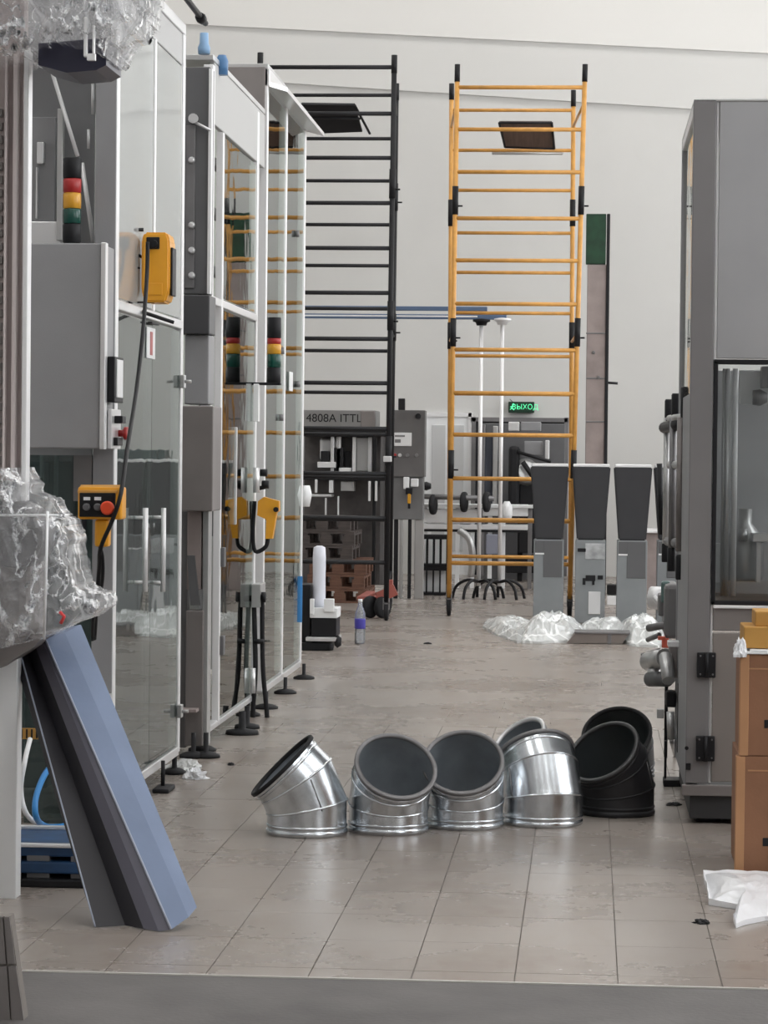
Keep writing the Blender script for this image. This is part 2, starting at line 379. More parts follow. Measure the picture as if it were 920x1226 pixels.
# ---- nearest machine
Y0, Y1, ZT = 10.8, 12.62, 3.40
m1 = thing('glazed_machine', (-2.4, 11.7, 0), 'nearest glazed steel machine on the left with grey control cabinet and tall door handles', 'machine')
for (x, y) in ((XP - .04, Y0), (XP - .04, Y1 - .06), (-2.95, Y0), (-2.95, Y1 - .06)):
    fbox(m1, 'corner_post', steel_br if x > -2.5 else steel, y, y + .06, .1, ZT, x, x + .04)
    foot(m1, x + .02, y + .03)
zdiv = zpx(211, 387)
obj('top_rail', MB().box((-2.95, Y0, ZT), (XP, Y0 + .06, ZT + .05), .004).box((XP - .05, Y0 + .06, ZT), (XP, Y1, ZT + .05), .004).box((-2.95, Y1 - .06, ZT), (XP - .05, Y1, ZT + .05), .004), steel_lt, m1)
zc1 = zpx(212, 70)
fbox(m1, 'header_panel', mat('header_matt', (.5, .5, .5), .6), Y0 + .06, Y1 - .06, zc1, ZT, XP - .03, XP - .008)
fbox(m1, 'mid_rail', steel_lt, Y0 + .06, Y1 - .06, zdiv - .02, zdiv + .02, XP - .035, XP + .004)
fbox(m1, 'bottom_rail', steel_lt, Y0 + .06, Y1 - .06, .09, .13, XP - .035, XP + .004)
ym = ypx(183)
fbox(m1, 'upper_pane', glass_up, Y0 + .07, ym - .02, zdiv + .03, zc1 - .01, XP - .014, XP - .006, 0)
fbox(m1, 'upper_pane', glass_up, ym + .02, Y1 - .07, zdiv + .03, zc1 - .01, XP - .014, XP - .006, 0)
fbox(m1, 'pane_divider', steel_br, ym - .018, ym + .018, zdiv + .02, zc1, XP - .03, XP + .002)
fbox(m1, 'door_pane', glass_lo, Y0 + .07, ym - .004, .14, zdiv - .03, XP - .014, XP - .006, 0)
fbox(m1, 'door_pane', glass_lo, ym + .004, Y1 - .07, .14, zdiv - .03, XP - .014, XP - .006, 0)
for px in (165, 187):
    y = ypx(px); a, b = zpx(px, 608), zpx(px, 708)
    obj('door_handle', MB().bar((XP + .035, y, a), (XP + .035, y, b), .011).bar((XP - .01, y, a - .04), (XP + .035, y, a - .04), .007).bar((XP - .01, y, b + .04), (XP + .035, y, b + .04), .007), steel_br, m1)
for z in (zpx(207, 455), zpx(207, 855)):
    obj('hinge', MB().box((XP, Y1 - .10, z - .03), (XP + .02, Y1 - .04, z + .03), .003).bar((XP + .02, Y1 - .08, z), (XP + .05, Y1 - .08, z), .008), steel, m1)
# inner works seen through the panes
fbox(m1, 'inner_cabinet', teal, Y0 + .35, Y1 - .1, .1, 1.44, -2.85, -2.2, .01)
fbox(m1, 'inner_shelf', steel_dk, Y0 + .35, Y1 - .1, 1.44, 1.47, -2.9, -2.05, .004)
fbox(m1, 'pale_side_panel', wall_m2, Y0 + .1, Y1 - .1, 1.5, ZT - .1, -2.95, -2.93, .002)
for yy in (11.4, 12.0):
    obj('filling_column', MB().bar((-2.35, yy, 1.47), (-2.35, yy, 2.1), .03).box((-2.45, yy - .08, 2.1), (-2.25, yy + .08, 2.3), .01), steel_lt, m1)
# end face towards the viewer
E = Y0
obj('end_column', rect(112, 60, 137, 830, E - .005, .03, .003), paint_grey, m1)
obj('end_back_panel', rect(30, 60, 112, 545, E + .35, .02), paint_grey, m1)
obj('end_head_panel', rect(-60, -40, 134, 62, E, .04, .003), paint_grey, m1)
obj('inner_duct', rect(36, 140, 66, 265, E + .2, .1, .004), paint_grey, m1)
obj('inner_box', rect(36, 265, 72, 292, E + .12, .1, .004), steel_lt, m1)
obj('inner_post', rect(68, 130, 75, 288, E + .1, .04, .003), steel, m1)
obj('cable_trunk', rect(44, 170, 52, 196, E + .17, .04, .003).box(at(43, 200, E + .17), at(46, 262, E + .2)), steel_lt, m1)
obj('tie_rod', MB().bar(at(63, 88, E + .1), at(93, 187, E + .06), .008), steel_br, m1)
obj('tie_rod', MB().bar(at(98, 195, E + .06), at(112, 290, E + .06), .009), steel_br, m1)
obj('guide_rod', MB().bar(at(111, 90, E + .1), at(111, 137, E + .1), .006).bar(at(106, 155, E + .1), at(106, 178, E + .1), .006), steel_lt, m1)
obj('left_edge_strip', rect(28, 55, 33, 560, E - .1, .03, .002), steel_br, m1)
# control cabinet
cy = E - .30
cb = obj('control_cabinet', rect(32, 291, 121, 537, cy, .28, .006), paint_grey, m1)
obj('cabinet_door', rect(120, 290, 126, 538, cy - .012, .05, .003), steel_lt, cb)
sx = at(126, 400, cy).x
obj('operator_panel', MB().box((sx, cy + .05, at(0, 480, cy).z), (sx + .03, cy + .25, at(0, 425, cy).z), .004), black, cb)
obj('screen', MB().box((sx + .028, cy + .09, at(0, 474, cy).z), (sx + .034, cy + .22, at(0, 428, cy).z), .002), steel_br, cb)
obj('rotary_switch', MB().box((sx, cy + .12, at(0, 505, cy).z), (sx + .05, cy + .2, at(0, 496, cy).z), .004).box((sx, cy + .1, at(0, 532, cy).z), (sx + .035, cy + .22, at(0, 522, cy).z), .004), black, cb)
obj('stop_button', MB().lathe((sx, cy + .22, at(0, 517, cy).z), [(.014, 0), (.014, .035), (.026, .04), (.026, .055)], 14, (1, 0, 0)), red_pl, cb)
obj('switch_plate', MB().box((sx, cy + .06, at(0, 536, cy).z), (sx + .018, cy + .27, at(0, 488, cy).z), .003), steel_lt, cb)
obj('key_lock', MB().lathe(at(33, 428, cy) , [(.012, -.005), (.012, .01), (.006, .014)], 10, (0, -1, 0)), card_y, cb)
# dark glazing under the cabinet
obj('end_pane', rect(30, 545, 112, 1000, E + .03, .008), glass_end, m1)
for a, b in ((47, 51), (64, 68), (85, 91)):
    obj('inner_rod', rect(a, 545, b, 700, E + .10, .03, .003), steel_dk if a == 85 else steel, m1)
obj('motor', MB().bar(at(100, 640, E - .06), at(90, 640, E - .06), .05, 14).box(at(72, 618, E - .08), at(104, 632, E + .02), .004).box(at(74, 664, E - .06), at(84, 676, E), .003), black, m1)
obj('dark_bracket', rect(88, 545, 110, 600, E + .0, .02), steel_dk, m1)
# signal lamp
def signal(parent, px, w_, ys, cols, Y):
    """ys: boundaries from top to bottom in the view"""
    st = None
    c = at(px, ys[-1], Y); r = w_ / 2 / F * Y
    for k, cc in enumerate(cols):
        z1, z0 = at(px, ys[k], Y).z, at(px, ys[k + 1], Y).z
        o = obj(('lamp_cap', 'red_lamp', 'amber_lamp', 'green_lamp', 'lamp_base')[min(k, 4)], MB().lathe((c.x, Y, 0), [(r * .9, z0), (r, z0 + .004), (r, z1 - .004), (r * .9, z1)], 20), cc, parent if st is None else st)
        if st is None: st = o
    return st
signal(m1, 86, 22, [189, 214, 231, 250, 268, 291], [black, red_pl, amber, green_l, black], E - .12)
# warning notice on the door
y = ypx(180)
lb = obj('warning_notice', MB().box((XP - .004, y - .11, zpx(180, 429)), (XP, y + .11, zpx(180, 392))), white_pl, m1)
obj('red_print', MB().box((XP, y - .03, zpx(180, 425)), (XP + .002, y + .03, zpx(180, 397))), red_pl, lb)
fbox(m1, 'notice_hook', black, y - .1, y + .1, zpx(180, 388), zpx(180, 386), XP, XP + .02, .002)
# top fittings: black pipe
obj('air_pipe', MB().tube([(XP + .05, 10.9, ZT + .12), (XP + .05, 12, ZT + .12), (XP + .05, 12.9, ZT + .10)], .014).lathe((XP + .05, 12.0, ZT + .12), [(.026, -.06), (.03, 0), (.026, .06)], 10, (0, 1, 0)).lathe((XP + .05, 12.75, ZT + .10), [(.022, -.05), (.026, 0), (.022, .05)], 10, (0, 1, 0)), black, m1)
obj('blue_fitting', MB().lathe((XP + .03, 13.0, ZT - .03), [(.028, 0), (.03, .03), (.022, .05), (.02, .1)], 12), mat('pale_blue_plastic', (.25, .42, .65), .4), m1)

# yellow cable housing on its bracket
YH = 11.35; hx = at(186, 320, YH).x
yh = thing('yellow_housing', (hx, YH, at(186, 363, YH).z), 'yellow plastic cable housing hung high on the nearest machine', 'housing')
z0, z1 = at(186, 362, YH).z, at(186, 278, YH).z; hw = 17 / F * YH
prof = [(-hw, z0 + .05), (-hw * .75, z0), (hw * .75, z0), (hw, z0 + .05), (hw, z1 - .03), (hw * .8, z1), (-hw * .8, z1), (-hw, z1 - .03)]
t = bmesh.new(); a = [t.verts.new((hx + p[0], YH, p[1])) for p in prof]; b = [t.verts.new((hx + p[0], YH + .16, p[1])) for p in prof]
t.faces.new(a[::-1]); t.faces.new(b)
for k in range(8): t.faces.new((a[k], a[(k + 1) % 8], b[(k + 1) % 8], b[k]))
bmesh.ops.bevel(t, geom=t.edges[:], offset=.008, segments=3, affect='EDGES')
mb = MB(); mb.merge(t); obj('body', mb, yellow, yh)
obj('rear_clip', MB().box((hx + hw, YH + .03, z0 + .03), (hx + hw + .01, YH + .13, z1 - .06), .004), black, yh)
obj('socket', MB().box((hx - hw * .65, YH - .006, z1 - .07), (hx + hw * .3, YH + .01, z1 - .02), .004).lathe((hx - hw * .1, YH - .03, z1 - .05), [(.016, 0), (.018, .02), (.018, .03)], 12, (0, 1, 0)), black, yh)
obj('raised_panel', MB().box((hx - .03, YH - .004, z0 + .03), (hx + .03, YH + .005, z0 + .08), .002), yellow, yh)
br = thing('wire_bracket', at(140, 320, YH), 'black bent wire bracket carrying the yellow housing', 'bracket')
obj('wire', MB().tube([at(172, 275, YH + .02), at(150, 275, YH + .02), at(141, 279, YH + .02), at(139, 290, YH + .02), at(139, 350, YH + .02), at(141, 360, YH + .02), at(160, 370, YH + .05), at(208, 386, YH + .12)], .008), black, br)
obj('clip', MB().tube([at(141, 290, YH + .03), at(170, 308, YH + .03)], .006).tube([at(128, 324, YH), at(145, 318, YH), at(168, 321, YH)], .004).box(at(145, 316, YH), at(157, 321, YH + .02), .002).tube([at(141, 363, YH), at(165, 362, YH), at(185, 362, YH + .02)], .004), black, br)
# pendant
YP = 10.1
pd = thing('pendant_controller', at(118, 655, YP), 'yellow handheld pendant with black face and red button hanging on a cable', 'controller')
obj('case', rect(93, 583, 146, 622, YP, .10, .008), yellow, pd)
obj('face_plate', rect(95, 590, 138, 619, YP - .008, .01, .003), black, pd)
obj('top_bevel', MB().prism([at(93, 590, YP - .006), at(140, 590, YP - .006), at(146, 583, YP + .05), at(97, 583, YP + .05)], (0, 0, .008)), yellow_paint, pd)
for k in (104, 117):
    bt = obj('push_button', MB().lathe(at(k, 607, YP - .008), [(.014, 0), (.014, .01), (.011, .018)], 14, (0, -1, 0)), paint_dkgrey, pd)
    obj('button_label', rect(k - 4, 595, k + 4, 599, YP - .010, .003), white_pl, bt)
obj('stop_button', MB().lathe(at(130, 608, YP - .008), [(.012, 0), (.012, .014), (.025, .018), (.026, .03), (.02, .036)], 18, (0, -1, 0)), mat('orange_red', (.75, .07, .02), .4), pd, 'orange-red mushroom button')
obj('grip', rect(113, 622, 130, 655, YP + .02, .06, .01), yellow, pd)
pts = [at(177, 290, YH - .05), at(176, 330, YH - .1), at(171, 400, 11.0), at(163, 470, 10.7), at(152, 540, 10.3), at(145, 590, YP - .03), at(135, 622, YP - .03), at(121, 655, YP), at(119, 680, YP + .1), at(116, 720, YP + .2), at(113, 765, YP + .3)]
def smooth(pts, n=5):
    out = []
    for i in range(len(pts) - 1):
        p0 = pts[max(i - 1, 0)]; p1 = pts[i]; p2 = pts[i + 1]; p3 = pts[min(i + 2, len(pts) - 1)]
        for k in range(n):
            t = k / n
            out.append(.5 * ((2 * p1) + (p2 - p0) * t + (2 * p0 - 5 * p1 + 4 * p2 - p3) * t * t + (3 * p1 - p0 - 3 * p2 + p3) * t ** 3))
    out.append(pts[-1]); return out
obj('cable', MB().tube(smooth(pts), .0085), black, pd)
obj('cable', MB().tube(smooth([at(120, 655, YP), at(123, 670, YP + .05), at(122, 700, YP + .1), at(112, 740, YP + .2), at(111, 766, YP + .3)]), .007), black, pd)

# ---- second machine
Y0, Y1, ZT = 13.55, 15.75, 3.42
m2 = thing('glazed_machine', (-2.4, 14.6, 0), 'middle glazed machine on the left with dark stacked end boxes and a twin lamp bracket', 'machine')
PW = .05
for (x, y) in ((XP - .05, Y0), (XP - .05, Y1 - .35), (-2.95, Y0), (-2.95, Y1 - .1)):
    fbox(m2, 'corner_post', steel_br if x > -2.5 else steel, y, y + .07, .1, ZT - .02, x, x + .05); foot(m2, x + .02, y + .03, .1, .07)
fbox(m2, 'header_panel', mat('header_matt2', (.47, .47, .465), .6), Y0 + .07, Y1, zpx(263, 153), ZT, XP - .03, XP - .004)
fbox(m2, 'roof_panel', steel, Y0, Y1 - .03, ZT, ZT + .03, -2.95, XP)
zd = zpx(262, 362)
fbox(m2, 'mid_rail', steel_lt, Y0 + .07, Y1 - .35, zd - .02, zd + .02, XP - .04, XP + .004)
fbox(m2, 'bottom_rail', steel_lt, Y0 + .07, Y1 - .35, .09, .12, XP - .04, XP + .004)
y_a = ypx(263)
fbox(m2, 'second_post', steel_br, y_a, y_a + .05, .1, zpx(263, 155), XP - .03, XP + .006)
fbox(m2, 'upper_pane', glass, y_a + .06, Y1 - .36, zd + .03, zpx(263, 158), XP - .014, XP - .006, 0)
fbox(m2, 'door_pane', glass, y_a + .06, Y1 - .36, .13, zd - .03, XP - .014, XP - .006, 0)
yb = ypx(284)
fbox(m2, 'lower_divider', steel_lt, yb - .015, yb + .015, 1.1, 1.62, XP - .03, XP)
fbox(m2, 'inner_cabinet', teal, Y0 + .4, Y1 - .3, .55, 1.3, -2.8, -2.25, .01)
fbox(m2, 'inner_base', steel, Y0 + .2, Y1 - .3, .2, .55, -2.8, -2.15, .01)
fbox(m2, 'side_box', paint_dkgrey, ypx(266), ypx(287), zpx(275, 640), zpx(275, 552), XP - .13, XP - .03, .006)
for z in (.5, .95):
    fbox(m2, 'hinge', paint_dkgrey, y_a + .03, y_a + .10, z - .05, z + .05, XP + .006, XP + .025)
# end boxes facing the viewer
E = Y0 - .15
obj('end_cabinet', rect(219, 80, 251, 352, E, .14, .005), paint_dkgrey, m2)
obj('end_edge', rect(249, 82, 253, 352, E - .02, .05, .002), steel_br, m2)
ed = obj('end_window', rect(222, 150, 233, 345, E - .015, .02, .003), steel_dk, m2)
for yy in (143, 192, 270, 300, 330): obj('bolt', MB().lathe(at(230, yy, E - .015), [(.016, 0), (.018, .012), (.01, .03)], 10, (0, -1, 0)), steel_lt, ed)
obj('valve_knob', MB().lathe(at(233, 143, E), [(.01, 0), (.01, .03), (.024, .032), (.024, .05)], 12, (0, -1, 0)).bar(at(233, 146, E - .03), at(252, 156, E - .03), .007), steel_lt, m2)
obj('junction_box', rect(216, 353, 251, 400, E - .12, .22, .006), mat('charcoal_box', (.055, .055, .06), .4), m2)
obj('grey_box', rect(221, 401, 250, 484, E - .08, .2, .006), paint_grey, m2)
obj('brown_grey_box', rect(216, 486, 255, 612, E - .18, .3, .006), steel_warm, m2)
obj('back_column', rect(212, 612, 224, 895, E + .03, .08, .003), steel_dk, m2)
obj('beige_duct', rect(224, 612, 241, 706, E, .08, .004), beige, m2)
obj('dark_insert', MB().prism([at(224, 665, E - .02), at(233, 665, E - .02), at(239, 725, E - .02), at(228, 725, E - .02)], (0, .03, 0)), paint_dkgrey, m2)
obj('lower_cabinet', rect(222, 731, 243, 893, E - .02, .15, .005), steel_warm, m2)
obj('lower_edge', rect(242, 612, 249, 893, E, .12, .003), steel, m2)
obj('latch', MB().box((XP - .10, E - .12, zpx(212, 855, XP - .1)), (XP - .02, E, zpx(212, 855, XP - .1) + .015)), beige, m2)
for px in (230, 245): foot(m2, fl(px, 908).x, fl(px, 908).y + .05, .12, .07)
# bracket with lamp and its mirror image in the pane comes from the glass itself
sy = ypx(304)
sg = signal(m2, 328, 17, [380, 405, 412, 424, 440, 458], [black, red_pl, amber, green_l, black], sy)
lx = at(328, 458, sy).x; lz = at(328, 458, sy).z
obj('lamp_bracket', MB().box((XP - .02, sy - .03, lz - .015), (lx + .04, sy + .03, lz), .004), black, m2)
# tubes and hoses at the second machine's far corner
hy = sy
obj('hose', MB().tube(smooth([at(304, 716, hy), at(306, 800, hy), at(303, 850, hy), at(306, 872, hy), at(316, 877, hy), at(320, 860, hy), at(315, 800, hy), at(314, 716, hy)]), .014), rubber, m2)
obj('hose_clamp', MB().bar(at(294, 717, hy - .02), at(316, 715, hy - .02), .018).lathe(at(316, 715, hy - .02), [(.03, -.012), (.03, .012)], 12, (1, 0, 0)).bar(at(304, 768, hy - .02), at(316, 768, hy - .02), .014), black, m2)
obj('drain_valve', MB().bar(at(303, 800, hy - .03), at(303, 830, hy - .03), .015), steel_lt, m2)
obj('valve_stem', MB().bar(at(307, 560, hy - .1), at(307, 590, hy - .1), .018), steel_lt, m2)
obj('knob', MB().lathe(at(316, 566, hy - .05), [(.02, -.02), (.022, .02)], 10, (1, 0, 0)).lathe(at(318, 580, hy - .05), [(.022, -.02), (.024, .02)], 10, (1, 0, 0)).bar(at(308, 585, hy - .05), at(318, 583, hy - .05), .012), black, m2)
obj('foot_plate', MB().lathe(fl(290, 879), [(.09, 0), (.085, .02), (.02, .03), (.018, .12)], 16), rubber, m2)
obj('foot_plate', MB().lathe(fl(296, 872), [(.07, 0), (.065, .02), (.015, .03), (.015, .12)], 16), rubber, m2)
fbox(m2, 'mesh_label', steel_br, sy - .05, sy + .02, zpx(306, 505), zpx(306, 460), XP, XP + .03, .003)
fbox(m2, 'mirror_shelf', steel, sy - .05, sy + .2, .62, .75, XP, XP + .05, .003)
# yellow handset beside it
hs = thing('yellow_handset', at(320, 650, hy), 'angular yellow handset hung beside the middle machine', 'controller')
hp = [at(px, py, hy) for px, py in ((309, 600), (316, 595), (334, 600), (334, 612), (331, 614), (326, 645), (318, 645), (319, 622), (308, 617))]
obj('body', MB().prism(hp, (0, .07, 0)), yellow, hs)
obj('knob', MB().lathe(at(331, 610, hy - .01), [(.014, 0), (.014, .03)], 10, (0, -1, 0)), black, hs)
obj('cable', MB().tube(smooth([at(321, 645, hy + .03), at(318, 655, hy + .03), at(306, 660, hy + .03), at(303, 640, hy + .03), at(305, 600, hy + .03)]), .012), black, hs)

# ---- third machine
Y0, Y1, ZT = 15.85, 18.1, 3.70
m3 = thing('glazed_machine', (-2.4, 17, 0), 'farthest and tallest glazed machine on the left with jutting roof edge', 'machine')
for y in (Y0, ypx(340), Y1 - .12):
    fbox(m3, 'corner_post', steel_br, y, y + .06, .1, ZT, XP - .05, XP); foot(m3, XP + .02, y + .03, .1, .07)
for y in (Y0, Y1 - .12): fbox(m3, 'rear_post', steel, y, y + .06, 0, ZT, -2.95, -2.9)
obj('end_panel', rect(262, 80, 317, 200, Y0 - .02, .03, .003), steel_warm, m3)
fbox(m3, 'roof_rail', steel_lt, Y0, Y1, ZT - .10, ZT, XP - .05, XP + .01)
obj('roof_edge', MB().prism([(XP, Y0, ZT - .1), (XP + .1, Y0 + .1, ZT - .12), (XP + .1, Y1 + .1, ZT - .12), (XP, Y1, ZT - .1)], (0, 0, .025)), steel_lt, m3)
fbox(m3, 'roof_panel', steel, Y0, Y1, ZT, ZT + .03, -2.95, XP)
for a, b in ((Y0 + .07, ypx(340) - .01), (ypx(340) + .07, Y1 - .13)):
    fbox(m3, 'side_pane', glass, a, b, .14, ZT - .12, XP - .014, XP - .006, 0)
fbox(m3, 'far_pane', glass, Y1 - .08, Y1 - .07, .14, ZT - .1, -2.9, XP - .05, 0)
fbox(m3, 'bottom_rail', steel_lt, Y0 + .06, Y1 - .12, .08, .12, XP - .04, XP)
fbox(m3, 'inner_cabinet', steel, Y0 + .3, Y1 - .3, .2, 1.0, -2.8, -2.2, .01)
fbox(m3, 'inner_frame', steel_dk, Y0 + .3, Y0 + .36, 1.0, 3.2, -2.3, -2.24)
for z in (2.55, 2.9, 3.2): fbox(m3, 'inner_bar', steel_dk, Y0 + .3, Y1 - .3, z, z + .05, -2.3, -2.25)
for px, py in ((337, 500), (356, 280), (338, 420), (357, 460)): obj('hinge', MB().lathe(onx(px, py, XP + .005), [(.014, -.02), (.014, .02)], 8), steel_dk, m3)
yl = ypx(347)
fbox(m3, 'warning_notice', white_pl, yl - .1, yl + .1, zpx(347, 468), zpx(347, 445), XP + .001, XP + .005, 0)
obj('white_lamp', MB().lathe(at(364, 592, 18.2), [(.04, -.08), (.055, 0), (.04, .06)], 14), white_pl, m3)
obj('blue_sticker', rect(353, 690, 362, 745, 17.95, .01), mat('blue_card', (.05, .25, .6), .5), m3)
obj('blue_valve_cap', MB().lathe(at(266, 78, 13.8), [(.03, -.05), (.032, .02), (.02, .05)], 12), mat('dull_blue', (.08, .2, .4), .4), m2)
# rags by the feet
for k, (px, py, rx) in enumerate(((222, 921, .07), (232, 932, .05))):
    o = obj('rag', crumple(fl(px, py), rx, .05, .04, 3 + k, 10), [film_w, bag_m][k]); tag(o, ['white rag lying by the feet of the middle machine', 'small crumpled scrap lying by the nearest machine corner'][k], 'rag')
o = obj('foot_plate', MB().box(fl(182, 950), fl(210, 944) + Vector((0, 0, .02)), .006).bar(fl(195, 946), fl(195, 946) + Vector((0, 0, .13)), .009), rubber); tag(o, 'black rectangular base plate with short rod on the floor', 'foot')

# ================================================================== WRAPPED MACHINE, NEAR LEFT
Y = 8.8
wm = thing('wrapped_machine', at(-60, 1000, Y), 'film-wrapped machine column at the left edge with dark motor on top', 'machine')
wm.location.z = 0
obj('upright', rect(-120, -60, 27, 575, Y + .05, .07, .004), pink_panel, wm)
obj('flange_strip', rect(14, 60, 20, 570, Y + .02, .05, .004), mat('pale_pink', (.62, .55, .54), .45), wm)
obj('flange_strip', rect(4, 60, 7, 570, Y + .02, .05, .003), mat('pale_pink', (.6, .5, .5)), wm)
obj('white_edge', rect(27, 60, 33, 600, Y + .0, .06, .003), steel_br, wm)
for k in range(27):
    yy = 130 + k * 16
    obj('slot', rect(-4, yy, 3, yy + 10, Y + .035, .02, .003), steel_warm, wm)
obj('white_post', rect(-4, 775, 20, 1094, 9.0, .08, .004), white_pl, wm)
obj('post_edge', rect(-9, 775, -4, 1094, 9.0, .08, .004), steel_lt, wm)
obj('machine_body', rect(-160, 610, 34, 765, Y + .08, .3, .03), steel_warm, wm)
obj('curved_guard', MB().lathe(at(24, 640, Y + .1), [(.10, -.12), (.11, -.05), (.11, .05), (.09, .12)], 24, (0, 1, 0)), steel_dk, wm)
obj('film_skirt', crumple(at(-20, 745, Y + .1) - Vector((0, 0, 0)), .0001, .0001, .0001, 1, 5), film, wm) if False else None
def film_sheet(outline, Y, seed, bulge=.12, n=60, amp=.05):
    """stretched film over a lump: a grid clipped to the outline, bulging forwards, creased"""
    xs = [p[0] for p in outline]; ys = [p[1] for p in outline]
    x0, x1, y0, y1 = min(xs), max(xs), min(ys), max(ys)
    def inside(x, y):
        c = False; m = len(outline); j = m - 1
        for i in range(m):
            xi, yi = outline[i]; xj, yj = outline[j]
            if (yi > y) != (yj > y) and x < (xj - xi) * (y - yi) / (yj - yi) + xi: c = not c
            j = i
        return c
    def dist(x, y):
        best = 1e9; m = len(outline)
        for i in range(m):
            ax, ay = outline[i]; bx, by = outline[(i + 1) % m]; dx, dy = bx - ax, by - ay
            t = max(0, min(1, ((x - ax) * dx + (y - ay) * dy) / (dx * dx + dy * dy + 1e-9)))
            best = min(best, math.hypot(x - ax - t * dx, y - ay - t * dy))
        return best
    mb = MB(); g = {}
    st = max(x1 - x0, y1 - y0) / n
    nx, ny = int((x1 - x0) / st) + 1, int((y1 - y0) / st) + 1
    for i in range(nx + 1):
        for j in range(ny + 1):
            x, y = x0 + i * st, y0 + j * st
            if inside(x, y):
                d = dist(x, y); f = min(1, d / 22)
                q = Vector((x * .05 + y * .01, y * .032, seed))
                cr = sum((.5 ** k) * (1 - 2 * abs(noise.noise(q * (2.0 ** k)))) for k in range(5)) - .6
                p = at(x, y, Y - bulge * math.sqrt(f) - amp * cr)
                g[i, j] = mb.bm.verts.new(p)
    for (i, j) in list(g):
        if (i + 1, j) in g and (i, j + 1) in g and (i + 1, j + 1) in g:
            mb.bm.faces.new((g[i, j], g[i + 1, j], g[i + 1, j + 1], g[i, j + 1]))
    # thickness and a back so it closes round the load
    r = bmesh.ops.extrude_face_region(mb.bm, geom=mb.bm.faces[:])
    for v in [e for e in r['geom'] if isinstance(e, bmesh.types.BMVert)]: v.co.y = max(v.co.y, Y) + .25
    for v in [v for v in mb.bm.verts if not v.link_faces]: mb.bm.verts.remove(v)
    return mb
obj('film_wrap', film_sheet([(-60, 560), (20, 558), (30, 590), (50, 597), (60, 615), (75, 625), (85, 660), (90, 700), (118, 712), (120, 730), (105, 742), (85, 748), (50, 765), (0, 778), (-60, 780)], Y, 2.3, .16, 120, .075), film, wm, 'crumpled clear stretch film over the middle')
wt = obj('film_wrap', film_sheet([(-60, -40), (165, -40), (160, 30), (128, 50), (126, 70), (110, 60), (60, 48), (30, 62), (-60, 75)], Y - .1, 6.1, .2, 120, .10), film, wm, 'wrinkled clear film around the top')
obj('film_wrap', film_sheet([(120, -30), (185, -30), (175, 25), (150, 45), (132, 75), (122, 55)], Y + .2, 9.4, .08, 40, .06), film, wm)
obj('motor_cover', MB().prism([at(46, 52, Y - .1), at(128, 45, Y - .1), at(127, 78, Y - .1), at(115, 84, Y - .1), at(80, 87, Y - .1), at(46, 78, Y - .1)], (0, .28, 0)), navy, wm)
obj('metal_clip', rect(100, 20, 104, 68, Y - .36, .02, .003).box(at(104, 64, Y - .36), at(115, 73, Y - .34)).box(at(111, 30, Y - .36), at(114, 70, Y - .34)), steel_br, wm)
mat('film_fold', (.85, .86, .88), .2, coat=.5)
obj('film_fold', MB().tube([at(57, 612, Y - .25), at(55, 690, Y - .27), at(53, 765, Y - .2)], .0045).tube([at(0, 617, Y - .2), at(70, 617, Y - .24)], .004), MATS['film_fold'], wm)
obj('red_tag', MB().tube([at(72, 733, Y - .26), at(77, 738, Y - .27), at(73, 746, Y - .26)], .006), mat('bright_red', (.7, .05, .05), .4), wm)
obj('grey_base_plate', MB().prism([at(-60, 765, Y + .1), at(52, 762, Y + .1), at(40, 775, Y + .1), at(0, 800, Y + .1), at(-60, 805, Y + .1)], (0, .3, 0)), steel_warm, wm)

# ================================================================== LEANING BLUE PROFILE
Pb = fl(170, 1112)                                  # foot
def lean(px_t, py_t, px_b, py_b, dy0, dyt):
    return at(px_b, py_b, Pb.y + dy0), at(px_t, py_t, Pb.y + dyt)
bp = thing('leaning_profile', Pb, 'long blue and black moulded profile leaning against the wrapped machine', 'panel')
# cross-section given at foot and top: (foot px,py, dy) / (top px,py, dy)
sec = [((110, 1098), (14, 778), .03), ((114, 1112), (22, 774), .0), ((150, 1118), (30, 770), .04), ((172, 1112), (40, 768), -.02), ((190, 1117), (50, 766), -.05),
       ((205, 1113), (54, 765), -.05), ((226, 1098), (78, 758), .0), ((236, 1078), (97, 748), .07), ((228, 1076), (95, 748), .11), ((200, 1090), (60, 756), .07), ((165, 1098), (38, 768), .10), ((125, 1096), (24, 772), .09)]
dark_f, blue_f = MB(), MB()
foot_, top_ = [], []
for (fp, tp, dy) in sec:
    f0 = at(fp[0], fp[1], Pb.y + dy); f0.z = max(.002, min(f0.z, .06)); foot_.append(f0)
    top_.append(at(tp[0], tp[1], Pb.y + .62 + dy))
NS = 14
rings = []
for k in range(NS + 1):
    t = k / NS; rings.append([foot_[i].lerp(top_[i], t) + Vector((0, 0, 0)) for i in range(len(sec))])
def strip(idx, m, nm, close=False, label=None):
    mb = MB(); rv = [[mb.bm.verts.new(r[i]) for i in idx] for r in rings]
    for a, b in zip(rv, rv[1:]):
        rng = range(len(idx)) if close else range(len(idx) - 1)
        for i in rng:
            j = (i + 1) % len(idx); f = mb.bm.faces.new((a[i], a[j], b[j], b[i])); f.smooth = False
    if close: mb.bm.faces.new(rv[0]); mb.bm.faces.new(rv[-1][::-1])
    return obj(nm, mb, m, bp, label)
strip([0, 1, 2, 3, 10, 11], blue_dk, 'black_channel', True, 'black hollow side')
strip([3, 4, 5, 9, 10], blue_mid, 'rounded_rib', True, 'mauve-grey rounded rib')
strip([5, 6, 7, 8, 9], blue_sheet, 'blue_face', True, 'dusty blue outer face')
e = MB(); e.tube([r[5] + Vector((0, -.003, .002)) for r in rings], .004, 6); obj('edge_bead', e, mat('edge_bead', (.33, .36, .44), .5), bp)
e = MB(); e.tube([r[1] + Vector((0, -.002, .002)) for r in rings], .003, 6); obj('edge_bead', e, MATS['edge_bead'], bp)
